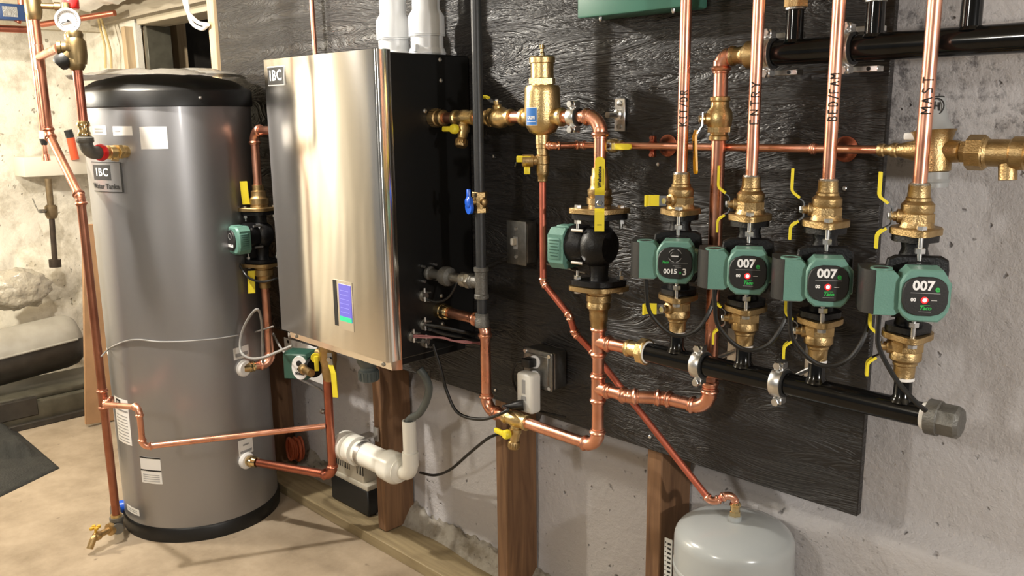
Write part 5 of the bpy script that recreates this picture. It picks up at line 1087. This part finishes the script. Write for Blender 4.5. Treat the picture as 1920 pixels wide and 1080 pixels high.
half(M_dustywhite,-1.95,1.35,'upper_shell'); half(M_darkmetal,1.35,2*math.pi-1.95,'lower_shell')
b=MB(); b.tube([F@V((.137*math.cos(1.37),.137*math.sin(1.37),z)) for z in (0,Lc-.05)],.006,8); b.tube([F@V((.137*math.cos(-1.93),.137*math.sin(-1.93),z)) for z in (0,Lc-.05)],.006,8); b.build('seam_strip',M_whtext if False else M_dustywhite,hd)
b=MB(); b.mat(M_greenmetal); b.box((-4.60,-.62,.07),(.40,1.3,.10),None,.01,2); b.box((-4.60,-.60,.135),(.32,1.15,.03),None,.01,2); b.mat(M_darkmetal); b.box((-4.60,-.62,.015),(.44,1.34,.03),None,.004,1); b.box((-4.41,-.72,.10),(.03,.55,.09),None,.004,1); tag(b.build('metal_pallet',M_greenmetal),'low dark sheet metal cabinet lying on the floor under the white cylinder','cabinet')
b=MB(); b.box((-4.20,-.135,.48),(.02,.34,.96),Matrix.Translation((-4.2,-.115,0))@Matrix.Rotation(-.09,4,'X')@Matrix.Translation((4.2,.115,0)),.002,1); tag(b.build('plywood_sheet',M_card),'brown plywood sheet leaning in the corner behind the copper drop pipe','sheet')
p0,p1=at(35,318,X=-4.9),at(165,318,X=-4.9)
b=MB(); b.box((-4.90,(p0.y+.10)/2,1.215),(.18,.10-p0.y,.10),None,.006,2); tag(b.build('wall_duct',M_dustywhite if False else mat('white_painted_box',(.66,.62,.52),.5)),'white painted boxed ledge on the left wall behind the copper pipes','ledge')
# old galvanised stub pipe
q0,q1,q2_=at(90,335,X=-4.8),at(96,395,X=-4.8),at(103,490,X=-4.8)
ow=thing('old_valve_pipe',(q0.x,q0.y,q2_.z),'old corroded water pipe with lever valve coming down the stone wall at the left','pipe')
b=MB(); b.tube([q0,q1],.016,14); b.lathe([(.022,-.03),(.030,-.02),(.030,.02),(.022,.04)],frame(q1,(q2_-q1)),16); b.build('brass_valve',mat('corroded_brass',(.22,.16,.09),.55,.7,var=.4),ow)
b=MB(); b.tube([q1,q2_],.014,12); b.lathe([(.03,-.01),(.03,.03)],frame(q2_,(q2_-q1)),12); b.build('iron_pipe',mat('rusty_iron',(.07,.05,.035),.6,.5,var=.4),ow)
b=MB(); b.tube([q1+V((0,-.02,0)),at(74,396,X=-4.76)],.010,10); ribbon(b,[at(73,398,X=-4.75),at(66,385,X=-4.75),at(61,372,X=-4.75)],.014,.003,(1,0,0)); b.build('lever',M_galv,ow)
# red handled tool on the wall
tl=thing('red_handled_valve',at(135,298,X=-4.75),'red and black lever handle on the wall left of the tank','handle'); a_,b_,c_=at(127,244,X=-4.8),at(132,258,X=-4.8),at(141,299,X=-4.8)
s=MB(); s.tube([a_,b_],.020,10); s.build('black_grip',M_blkplas,tl); s=MB(); s.tube([b_,c_],.020,10); s.build('red_grip',mat('orange_red_plastic',(.75,.10,.03),.4),tl)
# plastic wrapped bundle on the left
from mathutils import noise
b=MB(); g=[]; cc=at(48,528,X=-4.78)
for j in range(25):
    row=[]
    for i in range(40):
        th=math.pi*j/24; ph=2*math.pi*i/40; d_=V((math.sin(th)*math.cos(ph),math.sin(th)*math.sin(ph),math.cos(th)))
        rr=1+.22*noise.noise(d_*3.1)+.07*noise.noise(d_*11); row.append(b.bm.verts.new(V((cc.x,cc.y-.05,cc.z-.03))+V((d_.x*.09,d_.y*.16,d_.z*.10))*rr))
    g.append(row)
for j in range(24):
    for i in range(40): b._f([g[j][i],g[j][(i+1)%40],g[j+1][(i+1)%40],g[j+1][i]])
tag(b.build('wrapped_bundle',mat('shiny_plastic_wrap',(.42,.38,.30),.16,0,bump=.9,bscale=45,coat=.6),angle=180),'shiny plastic wrapped bundle resting on the stones behind the white cylinder','bundle')
# dark cloth on the floor
b=MB(); g=[]; k0=[at(x_,y_,Z=.0) for x_,y_ in ((-140,790),(110,868),(108,880),(-140,985))]
nu,nv=50,26
A,B,C_,D=k0[0],at(15,795,Z=0),at(112,878,Z=0),at(-160,1010,Z=0); A=at(-200,800,Z=0)
for j in range(nv+1):
    row=[]
    for i in range(nu+1):
        u,v=i/nu,j/nv; p=(A.lerp(B,u)).lerp(D.lerp(C_,u),v); e=min(u*3+.4,(1-u)*6,v*6,(1-v)*6,1)
        fold=1 if v<.55-.15*math.sin(u*5) else 0; h=.010+(.045+.03*noise.noise(V((p.x*5,p.y*5,2))))*fold*min(1,(1-u)*7)+.02*max(0,noise.noise(V((p.x*9,p.y*9,5)))); e2=min(1,(1-u)*10,v*10,(1-v)*10); row.append(b.bm.verts.new(V((p.x,p.y,.002+h*e2))))
    g.append(row)
for j in range(nv):
    for i in range(nu): b._f([g[j][i],g[j][i+1],g[j+1][i+1],g[j+1][i]])
o=b.build('floor_mat',M_cloth,angle=180); tag(o,'dark crumpled cloth mat folded on the floor at the left edge','mat'); md=o.modifiers.new('s','SOLIDIFY'); md.thickness=.003
# ================================================================== CEILING CORNER
board('ceiling_joist',(-4.80,-1.6,1.985),(.05,4.0,.19),M_joist,'whitewashed joist running along the top of the left wall','joist','joists overhead',.003)
def at2(px_,py_,Y): return at(px_,py_,Y=Y)
# header across the back wall and framing of the opening
zh=1.86; M_greenbeam=wood_mat('aged_beam_wood',(.36,.31,.23),(.26,.22,.16),vert=False)
board('header_beam',(-4.0,YW-.03,1.985),(1.9,.05,.13),M_greenbeam,'grey brown beam across the top of the opening above the water tank','beam')
xj=at(250,100,Y=YW).x
board('opening_jamb',(xj,YW+.04,1.77),(.045,.16,.24),M_studpale,'pale wooden jamb at the left side of the dark opening','jamb')
board('opening_jamb',(xj+.09,YW+.09,1.77),(.035,.12,.24),M_greenmetal,'grey inner jamb just inside the dark opening','jamb')
board('opening_head',(-3.75,YW+.06,1.905),(1.1,.14,.03),M_joist,'pale wooden head board along the top of the dark opening','board')
xk=at(335,90,Y=YW+.30).x
board('wooden_stud',(xk,YW+.30,1.80),(.10,.05,.40),M_studpale,'short pale wooden stud standing inside the dark opening','stud')
xs_=at(404,60,Y=.01).x
board('wooden_stud',(xs_,.02,1.86),(.05,.05,.70),M_studpale,'pale wooden stud at the left edge of the black board','stud')
for k,(px_,w_) in enumerate(((200,.35),(300,.40))):
    pass
b=MB(); g=[]
for j in range(13):
    row=[]
    for i in range(61):
        u=i/60; v=j/12; x=-4.7+u*1.45; a=math.pi*v; row.append(b.bm.verts.new(V((x,.02-.10*math.sin(a)*(1+.2*noise.noise(V((x*7,v*3,0)))),2.055-.075*math.cos(a)*1.0+.030*noise.noise(V((x*9,v*4,5)))-.02*abs(math.sin(x*11))))))
    g.append(row)
for j in range(12):
    for i in range(60): b._f([g[j][i],g[j][i+1],g[j+1][i+1],g[j+1][i]])
o=b.build('insulation_bag',mat('white_bag',(.60,.57,.50),.3,bump=.4,bscale=30),angle=180); tag(o,'white plastic wrapped insulation roll lying on top of the beam above the opening','insulation')
for k,(pts,lb_) in enumerate((([(345,0),(352,22),(372,42),(390,46)],'inner white cable loop hanging at the stud above the opening'),([(350,0),(358,40),(378,54),(390,46)],'outer white cable loop hanging at the stud above the opening'))):
    cable('white_cable',[at(a,b_,Y=-.02) for a,b_ in pts],.0075,M_pale,lb_,'cable')
for k,(pts,lb_) in enumerate((([(183,32),(190,60),(197,90),(198,128)],'left yellowish cable running down the white wall behind the tank'),([(188,32),(198,62),(207,95),(209,128)],'right yellowish cable running down the white wall behind the tank'))):
    cable('yellow_cable',[at(a,b_,Y=.09) for a,b_ in pts],.006,mat('yellow_cable_%d'%k,(.50,.38,.17),.5) if k==0 else MATS['yellow_cable_0'],lb_,'cable',group='yellow cables')
# horizontal copper pipes under the ceiling
a_=at(78,46,X=-4.6); b_=at(215,24,Y=.05)
copper_run('ceiling_pipe',[a_,b_],.014,'copper pipe slanting under the beam from the gauge toward the opening',m=M_copdull)
a_=at(-10,53,X=-4.5); b_=at(62,56,X=-4.5); copper_run('ceiling_pipe',[a_,b_],.016,'short copper pipe at the far upper left edge below the blue valve',m=M_copdull)
bp_=at(15,23,X=-4.45); bl=thing('zone_valve',bp_-V((0,0,.04)),'blue valve box with silver label at the upper left edge','valve'); s=MB(); s.box((0,0,0),(.06,.16,.07),Matrix.Translation(bp_),.004,2); s.build('valve_box',mat('navy_box',(.02,.05,.14),.4),bl); s=MB(); s.box((.031,.0,0),(.003,.06,.045),Matrix.Translation(bp_)); s.build('label',M_galv,bl)
q=at(38,0,X=-4.45); copper_run('copper_riser',[at(33,42,X=-4.45),at(40,20,X=-4.45),at(38,-20,X=-4.45)],.014,'short bent copper pipe right of the blue valve box',m=M_copdull,R=.03)
u=at(70,8,Y=YD); b=MB(); b.lathe([(.018,-.045),(.022,-.04),(.026,-.02),(.026,.03),(.020,.05)],Matrix.Translation((UX.x-.008,YD,u.z)),20); b.lathe([(.010,0),(.010,.06),(.014,.062),(.014,.08)],frame((UX.x-.008,YD,u.z),(.35,.9,0)),14); tag(b.build('brass_union',MATS['dark_brass']),'dark brass union on the bending copper pipe at the top left','fitting')
# clean the unused mesh blocks
for me in list(bpy.data.meshes):
    if me.users==0: bpy.data.meshes.remove(me)
